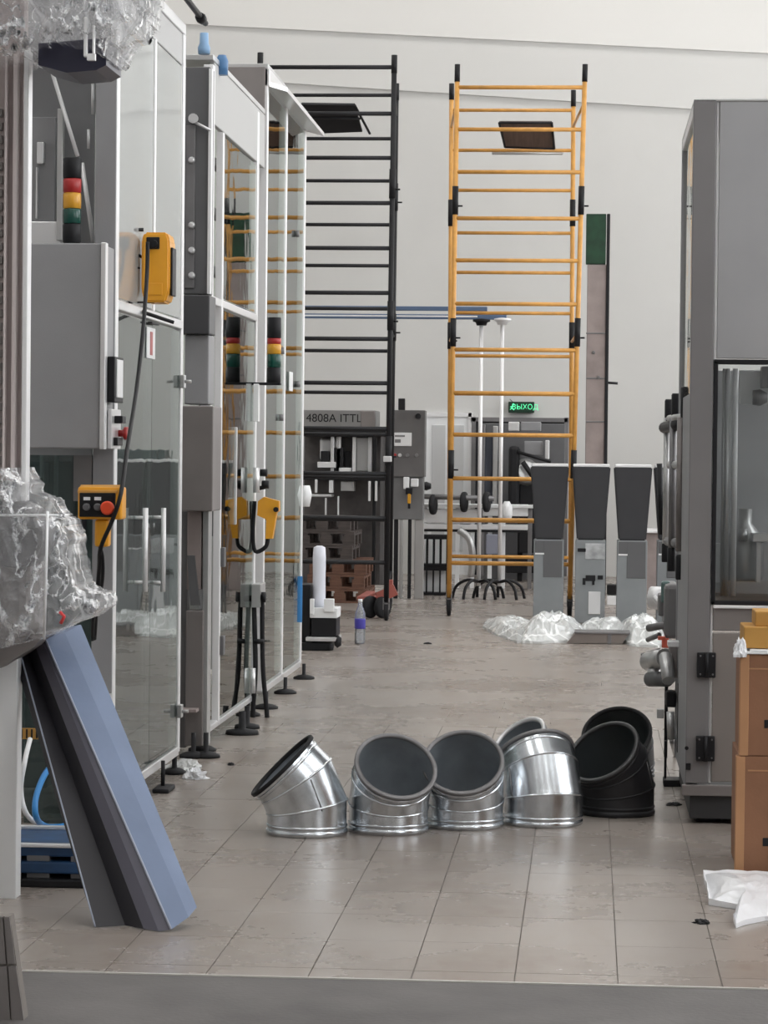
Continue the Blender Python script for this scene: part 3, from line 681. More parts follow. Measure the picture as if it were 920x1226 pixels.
# ---- hoses, blue pallet, tag behind it
Y = 9.6
pal = thing('plastic_pallet', fl(60, 1060), 'dark blue plastic pallet low on the floor at left', 'pallet')
a = fl(10, 1062); b = fl(112, 1062)
for k, (z0, z1, m) in enumerate(((.0, .028, black), (.045, .085, blue_plt), (.10, .135, blue_plt))):
    obj('deck_board' if k else 'runner', MB().box((a.x - .3, a.y + .02 * k, z0), (b.x, a.y + .5, z1), .006), m, pal)
for k in range(4):
    x = a.x - .25 + k * (b.x - a.x + .2) / 3.2
    obj('block', MB().box((x, a.y + .04, 0.02), (x + .08, a.y + .45, .105), .004), steel_dk, pal)
obj('top_edge', MB().box((a.x - .3, a.y + .01, .135), (b.x, a.y + .04, .148), .003), steel_lt, pal)
obj('top_edge', MB().box((a.x - .3, a.y + .45, .135), (b.x, a.y + .48, .148), .003), steel_lt, pal)
o = obj('hose', MB().tube(smooth([at(70, 912, 10.4), at(55, 925, 10.3), at(43, 955, 10.2), at(44, 980, 10.2), fl(58, 990, .02), fl(85, 988, .02)]), .012), blue_hose); tag(o, 'bright blue air hose curling down behind the leaning profile', 'hose')
o = obj('hose', MB().tube(smooth([at(36, 885, 10.4), at(30, 910, 10.3), at(25, 945, 10.3), at(32, 975, 10.3), fl(52, 990, .02), fl(70, 996, .02)]), .010), white_pl); tag(o, 'white hose looping to the floor beside the blue one', 'hose')
o = obj('drip_tray', MB().box(fl(20, 996), fl(66, 1000) + Vector((0, 0, .025)), .006), rubber); tag(o, 'black rubber pad under the hoses', 'pad')
hz = thing('hazard_tag', at(36, 885, 10.5), 'small yellow and black striped tag behind the leaning profile', 'tag')
obj('plate', rect(22, 872, 48, 885, 10.5, .01), card_y, hz)
for k in range(4): obj('stripe', rect(25 + 6 * k, 873, 27 + 6 * k, 884, 10.497, .003), black, hz)
hz.location.z = at(36, 885, 10.5).z

# ================================================================== DUCT ELBOWS
def elbow(name, base, az, label, mo, mi, rim_m, D=.318, l=(.105, .11, .085), seg=True, grp=None):
    """45 degree segmented duct elbow standing on its collar. az: direction the mouth leans to"""
    root = thing(name, base, label, 'duct elbow', grp)
    d = Vector((math.sin(az), -math.cos(az), 0)); side = Vector((math.cos(az), math.sin(az), 0)); up = Vector((0, 0, 1)); r = D / 2; n = 48
    def dirv(t): return (up * math.cos(t) + d * math.sin(t))
    t1, t2 = R(22.5), R(45)
    p0 = Vector(base); p1 = p0 + up * l[0]; p2 = p1 + dirv(t1) * l[1]; p3 = p2 + dirv(t2) * l[2]
    def ring(p, t, rr, scale=1):      # ring in the plane perpendicular to dirv(t)
        nx = (d * math.cos(t) - up * math.sin(t)) * scale
        return [p + (nx * math.cos(2 * math.pi * k / n) + side * math.sin(2 * math.pi * k / n)) * rr for k in range(n)]
    def loft(rings, m, nm, parent):
        mb = MB(); rv = [[mb.bm.verts.new(q) for q in rr] for rr in rings]
        for a, b in zip(rv, rv[1:]):
            for k in range(n):
                f = mb.bm.faces.new((a[k], a[(k + 1) % n], b[(k + 1) % n], b[k])); f.smooth = True
        return obj(nm, mb, m, parent)
    k1, k2 = 1 / math.cos(t1 / 2), 1 / math.cos(t1 / 2)
    body = loft([ring(p0 + up * .004, 0, r), ring(p1, t1 / 2, r, k1)], mo, 'lower_collar', root)
    loft([ring(p1, t1 / 2, r + .0015, k1), ring(p2, t1 * 1.5, r + .0015, k2)], mo, 'middle_gore', root)
    loft([ring(p2, t1 * 1.5, r, k2), ring(p3, t2, r)], mo, 'upper_collar', root)
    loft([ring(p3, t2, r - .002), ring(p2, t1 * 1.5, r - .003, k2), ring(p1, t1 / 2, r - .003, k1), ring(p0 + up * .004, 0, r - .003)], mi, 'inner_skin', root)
    def bead(p, t, w_, out, m, nm):
        nn = dirv(t); prof = [(-w_, 0), (-w_ * .6, out * .8), (0, out), (w_ * .6, out * .8), (w_, 0)]
        loft([ring(p + nn * a, t, r + b - .001) for a, b in prof], m, nm, root)
    bead(p0 + up * .012, 0, .012, .006, mo, 'bottom_bead'); bead(p0 + up * .034, 0, .007, .005, mo, 'bottom_bead')
    bead(p3 - dirv(t2) * .03, t2, .008, .005, mo, 'top_bead')
    nn = dirv(t2)
    loft([ring(p3 - nn * .012, t2, r + .001), ring(p3 - nn * .012, t2, r + .009), ring(p3, t2, r + .010), ring(p3 + nn * .004, t2, r + .006), ring(p3 + nn * .002, t2, r - .008), ring(p3 - nn * .012, t2, r - .006)], rim_m, 'mouth_rim', root)
    for p, t in ((p1, t1 / 2), (p2, t1 * 1.5)):
        nn = dirv(t)
        loft([ring(p + nn * a, t, r + b, k1) for a, b in ((-.005, .001), (-.002, .005), (.002, .005), (.005, .001))], mo, 'seam', root)
    # lengthwise lap seam
    sv = (side * .94 - d * .34); mb = MB()
    q0 = p1 + sv * (r + .002) ; q1 = p2 + (side * .94 - (d * math.cos(t1) - up * math.sin(t1)) * .34) * (r + .002)
    mb.tube([q0, q1], .003, 6); obj('lap_seam', mb, steel_dk, root)
    return root
def eb(pxl, pxr, yb):
    c = fl((pxl + pxr) / 2, yb); return Vector((c.x, c.y + .159, 0))
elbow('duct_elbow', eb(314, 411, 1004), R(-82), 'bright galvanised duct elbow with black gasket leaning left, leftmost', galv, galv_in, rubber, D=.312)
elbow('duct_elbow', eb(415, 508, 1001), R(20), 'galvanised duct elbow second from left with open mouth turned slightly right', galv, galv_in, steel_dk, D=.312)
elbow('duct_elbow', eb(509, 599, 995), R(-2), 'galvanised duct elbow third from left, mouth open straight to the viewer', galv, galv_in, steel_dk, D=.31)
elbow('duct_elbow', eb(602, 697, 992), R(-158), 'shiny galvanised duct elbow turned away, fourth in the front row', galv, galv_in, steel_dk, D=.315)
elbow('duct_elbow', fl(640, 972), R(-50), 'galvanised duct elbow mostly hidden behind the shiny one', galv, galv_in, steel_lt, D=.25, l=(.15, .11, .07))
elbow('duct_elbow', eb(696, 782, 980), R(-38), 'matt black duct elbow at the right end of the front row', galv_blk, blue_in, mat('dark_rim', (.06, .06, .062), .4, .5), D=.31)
elbow('duct_elbow', fl(744, 940) + Vector((0, .33, 0)), R(-12), 'dark duct elbow standing close behind the black one', galv_blk, blue_in, rubber, D=.31, l=(.06, .10, .08))

# ================================================================== RIGHT MACHINE
Y = 11.2
xl = at(826, 545, Y).x; zt = at(826, 118, Y).z; zb = at(826, 951, Y).z
rm = thing('steel_cabinet_machine', (xl + .5, Y + .7, 0), 'tall grey steel enclosure at the right with black hinges and a glazed front', 'machine')
XR = xl + 1.2
def xx(px, y=Y): return at(px, 545, y).x
def zz(py, y=Y): return at(850, py, y).z
def fr(name, m, px0, px1, py0, py1, y0=0, d=.03, bev=.003, label=None):
    x1 = xx(px1) if px1 < 930 else XR
    return obj(name, MB().box((xx(px0), Y + y0, zz(py1)), (x1, Y + y0 + d, zz(py0)), bev), m, rm, label)
fr('door_stile', mat('stile_grey', (.20, .192, .195), .5, .3, var=.08, vscale=2, bump=.03, bscale=200), 826, 853, 119, 938)
fr('upper_panel', mat('panel_grey', (.38, .38, .39), .42, .5, var=.1, vscale=1.5), 857, 999, 121, 429, .004)
fr('panel_trim', steel_br, 853.5, 856.5, 121, 938, .012)
fr('cross_panel', steel_warm, 857, 999, 727, 755, .006)
fr('lower_door', mat('door_warm_grey', (.23, .205, .192), .5, .2, var=.07, vscale=3, bump=.05, bscale=150), 857, 999, 758, 936, .002)
fr('kick_panel', steel_warm, 822, 999, 940, 953, -.006)
obj('gasket', MB().box((xx(854), Y - .004, zz(432)), (xx(859), Y + .03, zz(724)), .003).box((xx(854), Y - .004, zz(436)), (XR, Y + .03, zz(430)), .003).box((xx(854), Y - .004, zz(724)), (XR, Y + .03, zz(719)), .003), black, rm)
obj('sill_trim', MB().box((xx(857), Y - .012, zz(728)), (XR, Y + .01, zz(724.5)), .002), steel_br, rm)
fr('front_glass', glass_mat('front_glass', (.88, .89, .89)), 859, 999, 436, 719, .012, .006, 0)
for yy in (796, 896):
    hg = obj('hinge', MB().box((xx(838), Y - .022, zz(yy + 15)), (xx(860.5), Y, zz(yy - 15)), .004).bar((xx(849.5), Y - .024, zz(yy + 15)), (xx(849.5), Y - .024, zz(yy - 15)), .008), black, rm)
    for dx, dy in ((842, -11), (857, -11), (842, 11), (857, 11)): obj('screw', MB().lathe((xx(dx), Y - .022, zz(yy + dy)), [(.004, 0), (.003, .003)], 8, (0, -1, 0)), steel_dk, hg)
obj('lock', MB().lathe((xx(827), Y, zz(896)), [(.008, 0), (.008, .008)], 10, (0, -1, 0)).box((xx(826), Y - .01, zz(922)), (xx(832), Y, zz(914)), .002), black, rm)
fbox(rm, 'roof_panel', steel, Y, Y + 1.45, zt - .012, zt, xl, XR)
fbox(rm, 'side_post', paint_grey, Y + .03, Y + .09, zb, zt - .012, xl, xl + .05)
fbox(rm, 'side_post', paint_grey, Y + 1.37, Y + 1.45, zb, zt - .012, xl, xl + .05)
zs0, zs1 = zz(470), zt - .06
fbox(rm, 'side_glass', glass_mat('side_glass', (.8, .78, .75), body=.15, bodycol=(.5, .42, .36)), Y + .09, Y + 1.37, zs0, zs1, xl + .012, xl + .018, 0)  # brownish body colour imitates a reflection in this glass
fbox(rm, 'side_top_rail', steel_br, Y + .09, Y + 1.37, zs1, zt - .012, xl, xl + .03)
for k in range(3): fbox(rm, 'side_bar', steel_dk, Y + .3 + .35 * k, Y + .33 + .35 * k, zs0, zs1 - .4, xl + .05, xl + .07)
fbox(rm, 'side_panel', paint_grey, Y + .09, Y + 1.37, zb, zs0, xl + .004, xl + .02)
fbox(rm, 'plinth', mat('plinth_dark', (.03, .03, .032), .6), Y + .02, Y + 1.35, .02, zb - .005, xl + .02, XR - .05)
fbox(rm, 'rear_panel', steel_dk, Y + 1.3, Y + 1.33, zz(719), zz(600), xl + .06, XR)
fbox(rm, 'inner_floor', steel_dk, Y + .05, Y + 1.3, zz(722), zz(719), xl + .06, XR)
# inner works behind the front glass
iw = obj('inner_back', MB().box((xx(862), Y + .62, zz(719)), (XR, Y + .64, zz(438)), .0), mat('inner_grey', (.46, .46, .47), .4, .5, var=.15, vscale=2), rm)
for px, w_, m in ((873, 3, steel_lt), (882, 3.5, steel_br), (868, 2, steel)):
    obj('vertical_rod', MB().bar((xx(px), Y + .12, zz(715)), (xx(px), Y + .12, zz(440)), w_ / F * Y), m, iw)
obj('white_panel', MB().box((xx(890), Y + .3, zz(482)), (XR, Y + .32, zz(440)), .004), white_pl, iw)
obj('dark_fitting', MB().lathe((xx(905), Y + .25, zz(474)), [(.03, 0), (.035, .03), (.02, .06)], 14, (1, 0, 0)).box((xx(915), Y + .2, zz(462)), (xx(935), Y + .3, zz(436)), .004), steel_dk, iw)
obj('inner_strip', MB().box((xx(860), Y + .2, zz(700)), (xx(868), Y + .22, zz(652)), .002), white_pl, iw)
obj('inner_table', MB().box((xx(907), Y + .2, zz(650)), (XR, Y + .4, zz(640)), .003).box((xx(912), Y + .25, zz(700)), (xx(918), Y + .3, zz(650)), .003), steel_lt, iw)
obj('inner_tank', MB().lathe((xx(900), Y + .4, zz(700)), [(.07, 0), (.08, .02), (.08, .18), (.03, .24), (.03, .3)], 20).lathe((xx(896), Y + .3, zz(650)), [(.02, 0), (.02, .05)], 12), steel, iw)
for (x, y) in ((xl + .1, Y + .12), (XR - .15, Y + .12), (xl + .1, Y + 1.2)): foot(rm, x, y, .06, .05)
# valve stack on its flank
Yv = 12.9
vs_ = thing('valve_bank', at(800, 700, Yv), 'bank of black-capped valves and tubes on the side of the right machine', 'valve')
vs_.location.z = 0
for k, (px, t0, t1, Yk) in enumerate(((820, 463, 500, 12.2), (809, 471, 502, 12.7), (801, 478, 507, 13.2))):
    r = 5.5 / F * Yk
    obj('upper_cap', MB().lathe((at(px, 545, Yk).x, Yk, 0), [(r * .9, at(px, t1, Yk).z), (r, at(px, t1 - 2, Yk).z), (r, at(px, t0 + 2, Yk).z), (r * .8, at(px, t0, Yk).z)], 16), black, vs_)
for k, (px, t0, t1, Yk) in enumerate(((816, 664, 694, 12.2), (806, 655, 684, 12.7), (799, 650, 673, 13.2))):
    r = 5.0 / F * Yk
    obj('lower_cap', MB().lathe((at(px, 545, Yk).x, Yk, 0), [(r * .9, at(px, t1, Yk).z), (r, at(px, t1 - 2, Yk).z), (r, at(px, t0 + 2, Yk).z), (r * .8, at(px, t0, Yk).z)], 16), black, vs_)
for k, (px, Yk) in enumerate(((815, 12.2), (806, 12.7), (799, 13.2))):
    r = 4.3 / F * Yk
    obj('tube', MB().bar((at(px, 545, Yk).x, Yk, at(px, 660, Yk).z), (at(px, 545, Yk).x, Yk, at(px, 500, Yk).z), r, 16), [steel_warm, steel_dk, steel][k], vs_)
obj('black_clamp', MB().bar(at(796, 512, 13.25), at(821, 506, 12.3), .028, 12).bar(at(790, 555, 13.3), at(793, 640, 13.3), .014), black, vs_)
obj('collar', MB().bar(at(803, 557, 13.0), at(820, 556, 12.2), .02, 12), steel, vs_)
obj('collar', MB().bar(at(800, 648, 13.1), at(820, 652, 12.2), .022, 12), steel_dk, vs_)
obj('top_flange', MB().bar(at(802, 501, 12.9), at(820, 499, 12.2), .016, 12), steel, vs_)
obj('grey_housing', rect(796, 700, 814, 765, 12.7, .4, .02).box(at(789, 712, 12.9), at(798, 735, 13.1), .008), steel_dk, vs_)
obj('green_cover', rect(792, 696, 803, 722, 12.85, .05, .01), mat('dull_green_grey', (.12, .19, .18), .4), vs_)
obj('white_flange', MB().lathe(at(787, 716, 13.2), [(.055, -.03), (.055, .03)], 18, (1, -.4, 0)).bar(at(783, 714, 13.1), at(795, 730, 13.1), .012), steel_br, vs_)
obj('red_lever', MB().box(at(793, 764, 12.7), at(801, 775, 12.75), .004).box(at(788, 762, 12.7), at(797, 766, 12.73), .003), mat('coral_red', (.65, .12, .07), .4), vs_)
obj('clamp_arm', MB().bar(at(777, 752, 12.9), at(798, 748, 12.8), .018).bar(at(776, 766, 12.9), at(790, 760, 12.8), .012).bar(at(769, 784, 12.9), at(790, 778, 12.8), .008), steel_dk, vs_)
obj('pump_body', MB().bar(at(777, 792, 12.8), at(797, 788, 12.6), .045, 16).bar(at(783, 800, 12.7), at(785, 815, 12.7), .03).bar(at(797, 785, 12.5), at(801, 815, 12.4), .03), steel, vs_)
obj('pump_head', MB().bar(at(778, 813, 12.7), at(800, 813, 12.6), .035, 16), paint_dkgrey, vs_)
obj('side_plate', rect(801, 772, 819, 812, 12.5, .05, .01), steel_warm, vs_)
obj('edge_rail', rect(816, 718, 819, 770, 12.2, .05, .003).box(at(800, 768, 12.3), at(820, 773, 12.4), .003), steel_br, vs_)
obj('frame_leg', rect(796, 818, 800, 908, 12.6, .05, .004), black, vs_)
obj('frame_leg', MB().box(at(812, 818, 12.3), at(815, 900, 12.35), .004), black, vs_)
obj('leg_block', rect(798, 828, 810, 847, 12.45, .1, .008), black, vs_)
obj('leg_strut', MB().bar(at(803, 852, 12.4), at(804, 885, 12.4), .018).bar(at(804, 885, 12.4), fl(809, 905, .0), .010).box(at(787, 849, 12.5), at(795, 859, 12.55), .004), steel, vs_)
obj('frame_foot', MB().box((at(795, 900, 12.5).x, 12.45, 0), (at(816, 900, 12.5).x, 12.6, .03), .004).box((at(796, 900, 12.5).x, 12.52, .03), (at(799, 900, 12.5).x, 12.56, .2), .004), black, vs_)

# ================================================================== CARTON, BAG, DEBRIS
cbase = fl(889, 1046); Yc = cbase.y
def czx(px): return at(px, 900, Yc).x
def cz(py): return at(900, py, Yc).z
ct = [cz(v) for v in (1046, 905, 783)]
labels = ['large brown cardboard carton standing on the floor at right', 'brown cardboard carton stacked on top of the large carton']
x0 = czx(886)
for k in range(2):
    z0, z1 = max(0, ct[k]), ct[k + 1]
    if k == 0: z0 = 0
    c = thing('carton', (x0 + .25, Yc + .25, z0), labels[k], 'carton')
    obj('body', MB().box((x0 + .01 * k, Yc, z0), (x0 + .55, Yc + .5, z1 - .001), .004), cardboard, c)
    obj('corner_strip', MB().box((x0 - .012 + .01 * k, Yc - .004, z0), (x0 + .02 + .01 * k, Yc + .05, z1 - .002), .003), card_lt, c)
    obj('hand_hole', MB().box((czx(915), Yc - .002, z0 + .1), (czx(935), Yc + .01, z0 + .13), .002), black, c)
    obj('tape_seam', MB().box((x0 + .03, Yc - .002, z1 - .055), (x0 + .55, Yc + .002, z1 - .05)), card_lt, c)
sc = thing('small_carton', (czx(900), Yc + .1, ct[2] + .018), 'small ochre cardboard box on top of the stacked carton', 'carton')
obj('body', MB().box((czx(890), Yc + .03, ct[2] + .018), (x0 + .4, Yc + .3, cz(751)), .004).box((czx(904), Yc + .06, cz(751)), (x0 + .4, Yc + .28, cz(733)), .004), card_y, sc)
pa = thing('paper_pad', (czx(900), Yc + .1, ct[2]), 'white paper sheets under the small ochre box', 'paper')
obj('sheets', MB().box((czx(893), Yc - .01, ct[2]), (x0 + .45, Yc + .35, ct[2] + .008), .002).box((czx(897), Yc, ct[2] + .009), (x0 + .42, Yc + .32, ct[2] + .016), .002), white_pl, pa)
o = obj('glove', crumple(Vector((czx(886), Yc + .02, cz(787))), .022, .04, .06, 5, 10, .3), bag_m); tag(o, 'white crumpled glove at the corner of the carton stack', 'glove')
def sheet(outline, seed, m, name, label, cat, h=.07, n=50, z=0.004):
    """crumpled plastic lying on the floor, outline in the view"""
    xs = [p[0] for p in outline]; ys = [p[1] for p in outline]; x0, x1, y0, y1 = min(xs), max(xs), min(ys), max(ys)
    pts = [fl(*p) for p in outline]; cx = sum(p.x for p in pts) / len(pts); cyy = sum(p.y for p in pts) / len(pts)
    mb = MB(); n1, n2 = 72, 18; ring = []
    ang = []
    for k in range(n1):
        t = k / n1 * len(pts); i = int(t); p = pts[i].lerp(pts[(i + 1) % len(pts)], t - i); ang.append(p)
    c = Vector((cx, cyy, 0)); rows = []
    for j in range(n2 + 1):
        s_ = 1 - j / n2; row = []
        for k in range(n1):
            p = c.lerp(ang[k], s_); q = Vector((p.x * 6, p.y * 2.2, seed))
            cr = sum((.55 ** i) * (1 - 2 * abs(noise.noise(q * (1.9 ** i)))) for i in range(3))
            hgt = h * (1 - s_ ** 2.2) ** .8 * max(.12, .55 + .33 * cr) + (.006 + .010 * (1 + noise.noise(q * 3))) * (1 if s_ > .98 else 0)
            row.append(mb.bm.verts.new((p.x + .01 * noise.noise(q * 2), p.y, z + hgt)))
        rows.append(row)
    for a, b in zip(rows, rows[1:]):
        for k in range(n1):
            try: mb.bm.faces.new((a[k], a[(k + 1) % n1], b[(k + 1) % n1], b[k]))
            except ValueError: pass
    base = [mb.bm.verts.new((v.co.x, v.co.y, z - .003)) for v in rows[0]]
    for k in range(n1): mb.bm.faces.new((base[k], base[(k + 1) % n1], rows[0][(k + 1) % n1], rows[0][k]))
    mb.bm.faces.new(base)
    return tag(obj(name, mb, m), label, cat)
sheet([(841, 1050), (870, 1047), (925, 1050), (960, 1060), (955, 1102), (915, 1103), (893, 1108), (882, 1112), (880, 1103), (889, 1090), (850, 1084), (849, 1068)], 3.3, bag_m, 'plastic_bag', 'crumpled white plastic bag on the floor in front of the cartons', 'bag', .05)
for px, py, rx, m, lab in ((841, 1105, .025, rubber, 'small dark scrap on the floor beside the white bag'), (807, 964, .03, rubber, 'dark flake on the floor by the right machine'), (276, 916, .015, rubber, 'tiny dark chip on the floor near the middle machine'), (512, 771, .03, rubber, 'dark spot of debris far down the aisle floor')):
    o = obj('scrap', crumple(fl(px, py), rx, .025, .012, px * .1, 8), m); tag(o, lab, 'scrap')

# ================================================================== SCAFFOLD TOWERS
def tower(name, label, m, joint_m, Yn, Yf, near, far, nr, fr_, joints, rr=.023, hatch=None, wheels=()):
    """near/far: ((x_top,y_top,x_bottom) left, (..) right); nr / fr_: rung heights in the view"""
    bl = at(near[0][2], 700, Yn); brr = at(near[1][2], 700, Yn)
    root = thing(name, ((bl.x + brr.x) / 2, (Yn + Yf) / 2, 0), label, 'scaffold')
    P = {}
    for key, (pair, Yd) in (('n', (near, Yn)), ('f', (far, Yf))):
        for s_, (xt, yt, xb) in enumerate(pair):
            top = at(xt, yt, Yd); yb = 700; bot = at(xb, yb, Yd); bot = bot + (bot - top).normalized() * 0
            # extend down to wheel height
            t = (top.z - .17) / (top.z - bot.z); bot2 = top.lerp(bot, t)
            P[key, s_] = (top, bot2)
            obj('pole', MB().bar(top, bot2, rr, 12), m, root)
            obj('spigot', MB().bar(top, top + (top - bot2).normalized() * -.16, rr * 1.12, 12), joint_m, root)
            for jy in joints[key]:
                z = at(xt, jy, Yd).z; q = top.lerp(bot2, (top.z - z) / (top.z - bot2.z)); d = (top - bot2).normalized()
                obj('coupling', MB().bar(q - d * .13, q + d * .13, rr * 1.25, 12).lathe(q + Vector((rr * 1.2, 0, -.05)), [(.008, 0), (.008, .04)], 8, (1, 0, 0)), joint_m, root)
    def at_h(key, s_, z):
        top, b = P[key, s_]; return top.lerp(b, (top.z - z) / (top.z - b.z))
    for key, ys, Yd in (('n', nr, Yn), ('f', fr_, Yf)):
        for y in ys:
            z = at(620, y, Yd).z if name == 'scaffold_tower' and m is yellow_paint else at(420, y, Yd).z
            obj('rung', MB().bar(at_h(key, 0, z), at_h(key, 1, z), .0195 if key == 'n' else .0175, 10), m, root)
    for s_ in (0, 1):      # side ties between the frames
        for z in (.35, 2.6, 4.7):
            obj('side_tie', MB().bar(at_h('n', s_, z), at_h('f', s_, z), .014, 8), m, root)
    for (key, s_) in (('n', 0), ('n', 1), ('f', 0), ('f', 1)):
        b = P[key, s_][1]
        cs = obj('caster', MB().bar(b, b + Vector((0, 0, -.07)), .016).box((b.x - .028, b.y - .04, .10), (b.x - .02, b.y + .05, .20)).box((b.x + .02, b.y - .04, .10), (b.x + .028, b.y + .05, .20)).box((b.x - .028, b.y - .04, .15), (b.x + .028, b.y + .05, .16)), steel_dk, root)
        obj('wheel', MB().lathe((b.x - .019, b.y + .02, .085), [(.03, -.004), (.07, 0), (.085, .006), (.085, .032), (.07, .038), (.03, .042)], 22, (1, 0, 0)), rubber, cs)
    return root, at_h
yn, yf = 25.3, 27.1
ty, ah = tower('scaffold_tower', 'tall orange-yellow scaffold tower on casters in the middle of the hall', yellow_paint, black, yn, yf,
    ((548, 77, 538), (701, 77, 683)), ((541, 100, 538), (687, 108, 683)),
    [104.6, 155, 206, 261.5, 312, 364, 419, 471, 521, 573.5, 623, 675], [132, 180, 228, 279, 326.5, 375, 426.5, 472, 667, 624],
    {'n': [240, 398, 556], 'f': [255, 402]})
hm = mat('hatch_brown', (.10, .065, .052), .6, var=.2, stretch=(8, 1, 1))
pa_ = [at(598, 147, yf - .5), at(661, 147, yf - .5), at(664, 178, yf - .15), at(605, 176, yf - .15)]
ht = obj('open_hatch', MB().prism(pa_, (0, .02, .02)), hm, ty, 'brown plywood hatch hanging open')
for a, b in ((pa_[0], pa_[3]), (pa_[1], pa_[2]), (pa_[0], pa_[1]), (pa_[3], pa_[2])): obj('hatch_frame', MB().bar(a, b, .012, 8), black, ht)
obj('platform_edge', MB().bar(ah('f', 0, at(620, 181, yf).z) + Vector((.4, 0, -.02)), ah('f', 1, at(620, 181, yf).z) + Vector((-.1, 0, -.02)), .015, 8), steel, ty)
bn, bf = 24.4, 26.2
tb, bh = tower('scaffold_tower', 'tall black scaffold tower on casters behind the left machines', black_paint, black, bn, bf,
    ((312, 63, 300), (472.5, 66, 463)), ((322, 100, 312), (475, 100, 467)),
    [80.5, 136, 189, 243, 297, 350.5, 405.6, 458.5, 513, 567, 620, 673], [114, 166, 216.5, 269, 318, 369.5, 420, 470, 520, 571, 622],
    {'n': [220, 378, 540], 'f': [236, 392]}, rr=.024)
bd = [at(361, 125, bf - .9), at(425, 126, bf - .9), at(434, 158, bf - .5), at(381, 160, bf - .5)]
ht = obj('open_hatch', MB().prism(bd, (0, .02, .02)), black_paint, tb, 'black hatch hanging open')
obj('hatch_bar', MB().bar(at(362, 141, bf - .72), at(432, 142, bf - .72), .012, 8).bar(bd[1], at(443, 160, bf - .5), .012, 8).bar(bd[0], bd[3], .012, 8), black, ht)
obj('pole_bracket', rect(459, 546, 469, 553, bn - .08, .05, .006), steel_lt, tb)

# ================================================================== FAR GROUP
# blue rail on posts
Y = 28.4
gr = thing('rail_stand', fl(588, 716), 'long blue-grey rail carried on two chrome posts with black star feet', 'rail')
zr1, zr0 = at(480, 369, Y).z, at(480, 379, Y).z; xr0, xr1 = at(250, 370, Y).x, at(607, 378, Y).x
obj('upper_rail', MB().box((xr0, Y - .03, zr1 - .025), (xr1 - .2, Y + .03, zr1 + .02), .006), blue_rail, gr)
obj('lower_rail', MB().box((xr0, Y - .03, zr0 - .025), (xr1, Y + .03, zr0 + .025), .006), blue_rail, gr)
obj('rail_stripe', MB().box((xr0, Y - .034, zr0 - .004), (xr1 - .3, Y - .03, zr0 + .012)), steel_br, gr)
for px, yt in ((575, 385), (600, 384)):
    x = at(px, 545, Y).x; z = at(px, yt, Y).z
    obj('post', MB().bar((x, Y, .13), (x, Y, z), .021, 12), steel_br, gr)
    obj('post_cap', MB().lathe((x, Y, z), [(.05, -.04), (.06, -.01), (.09, 0), (.09, .02), (.03, .03)], 16), black if px == 575 else steel_br, gr)
xq = at(330, 545, Y).x
obj('post', MB().bar((xq, Y, 0), (xq, Y, zr0), .021, 12), steel_br, gr)
for px in (575, 600):
    x = at(px, 545, Y).x
    for k in range(5):
        an = k * 2 * math.pi / 5 + .4; d = Vector((math.cos(an), math.sin(an), 0)); c = Vector((x, Y, 0))
        obj('star_leg', MB().tube(smooth([c + Vector((0, 0, .17)), c + d * .12 + Vector((0, 0, .19)), c + d * .24 + Vector((0, 0, .12)), c + d * .28 + Vector((0, 0, .0))], 4), .016), black, gr)
# upright belt conveyor
Y = 29.5
bc = thing('belt_conveyor', (at(716, 545, Y).x, Y, 0), 'tall upright conveyor with beige belt and green top behind the yellow tower', 'conveyor')
def upr(name, m, a0, a1, p0, p1, d0=0, d=.12):
    z0 = 0 if p1 > 690 else at(716, p1, Y).z
    return obj(name, MB().box((at(a0, (p0 + min(p1, 600)) / 2, Y).x, Y + d0, z0), (at(a1, (p0 + min(p1, 600)) / 2, Y).x, Y + d0 + d, at(716, p0, Y).z), .008), m, bc)
upr('green_belt', green_belt, 702, 726, 256, 316, -.01, .14); upr('beige_belt', beige, 702, 725, 317, 710)
upr('side_rail', black_paint, 725, 729, 256, 710, -.02, .16)
for yy in (398, 452, 504): upr('cross_joint', steel_dk, 702, 726, yy, yy + 2, -.006, .01)
obj('bracket_arm', MB().bar(at(725, 458, Y), at(740, 459, Y), .014), black, bc)
for px, py in ((711, 422), (717, 452)): obj('bolt', MB().lathe(at(px, py, Y), [(.02, 0), (.015, .02)], 10, (0, -1, 0)), steel_dk, bc)
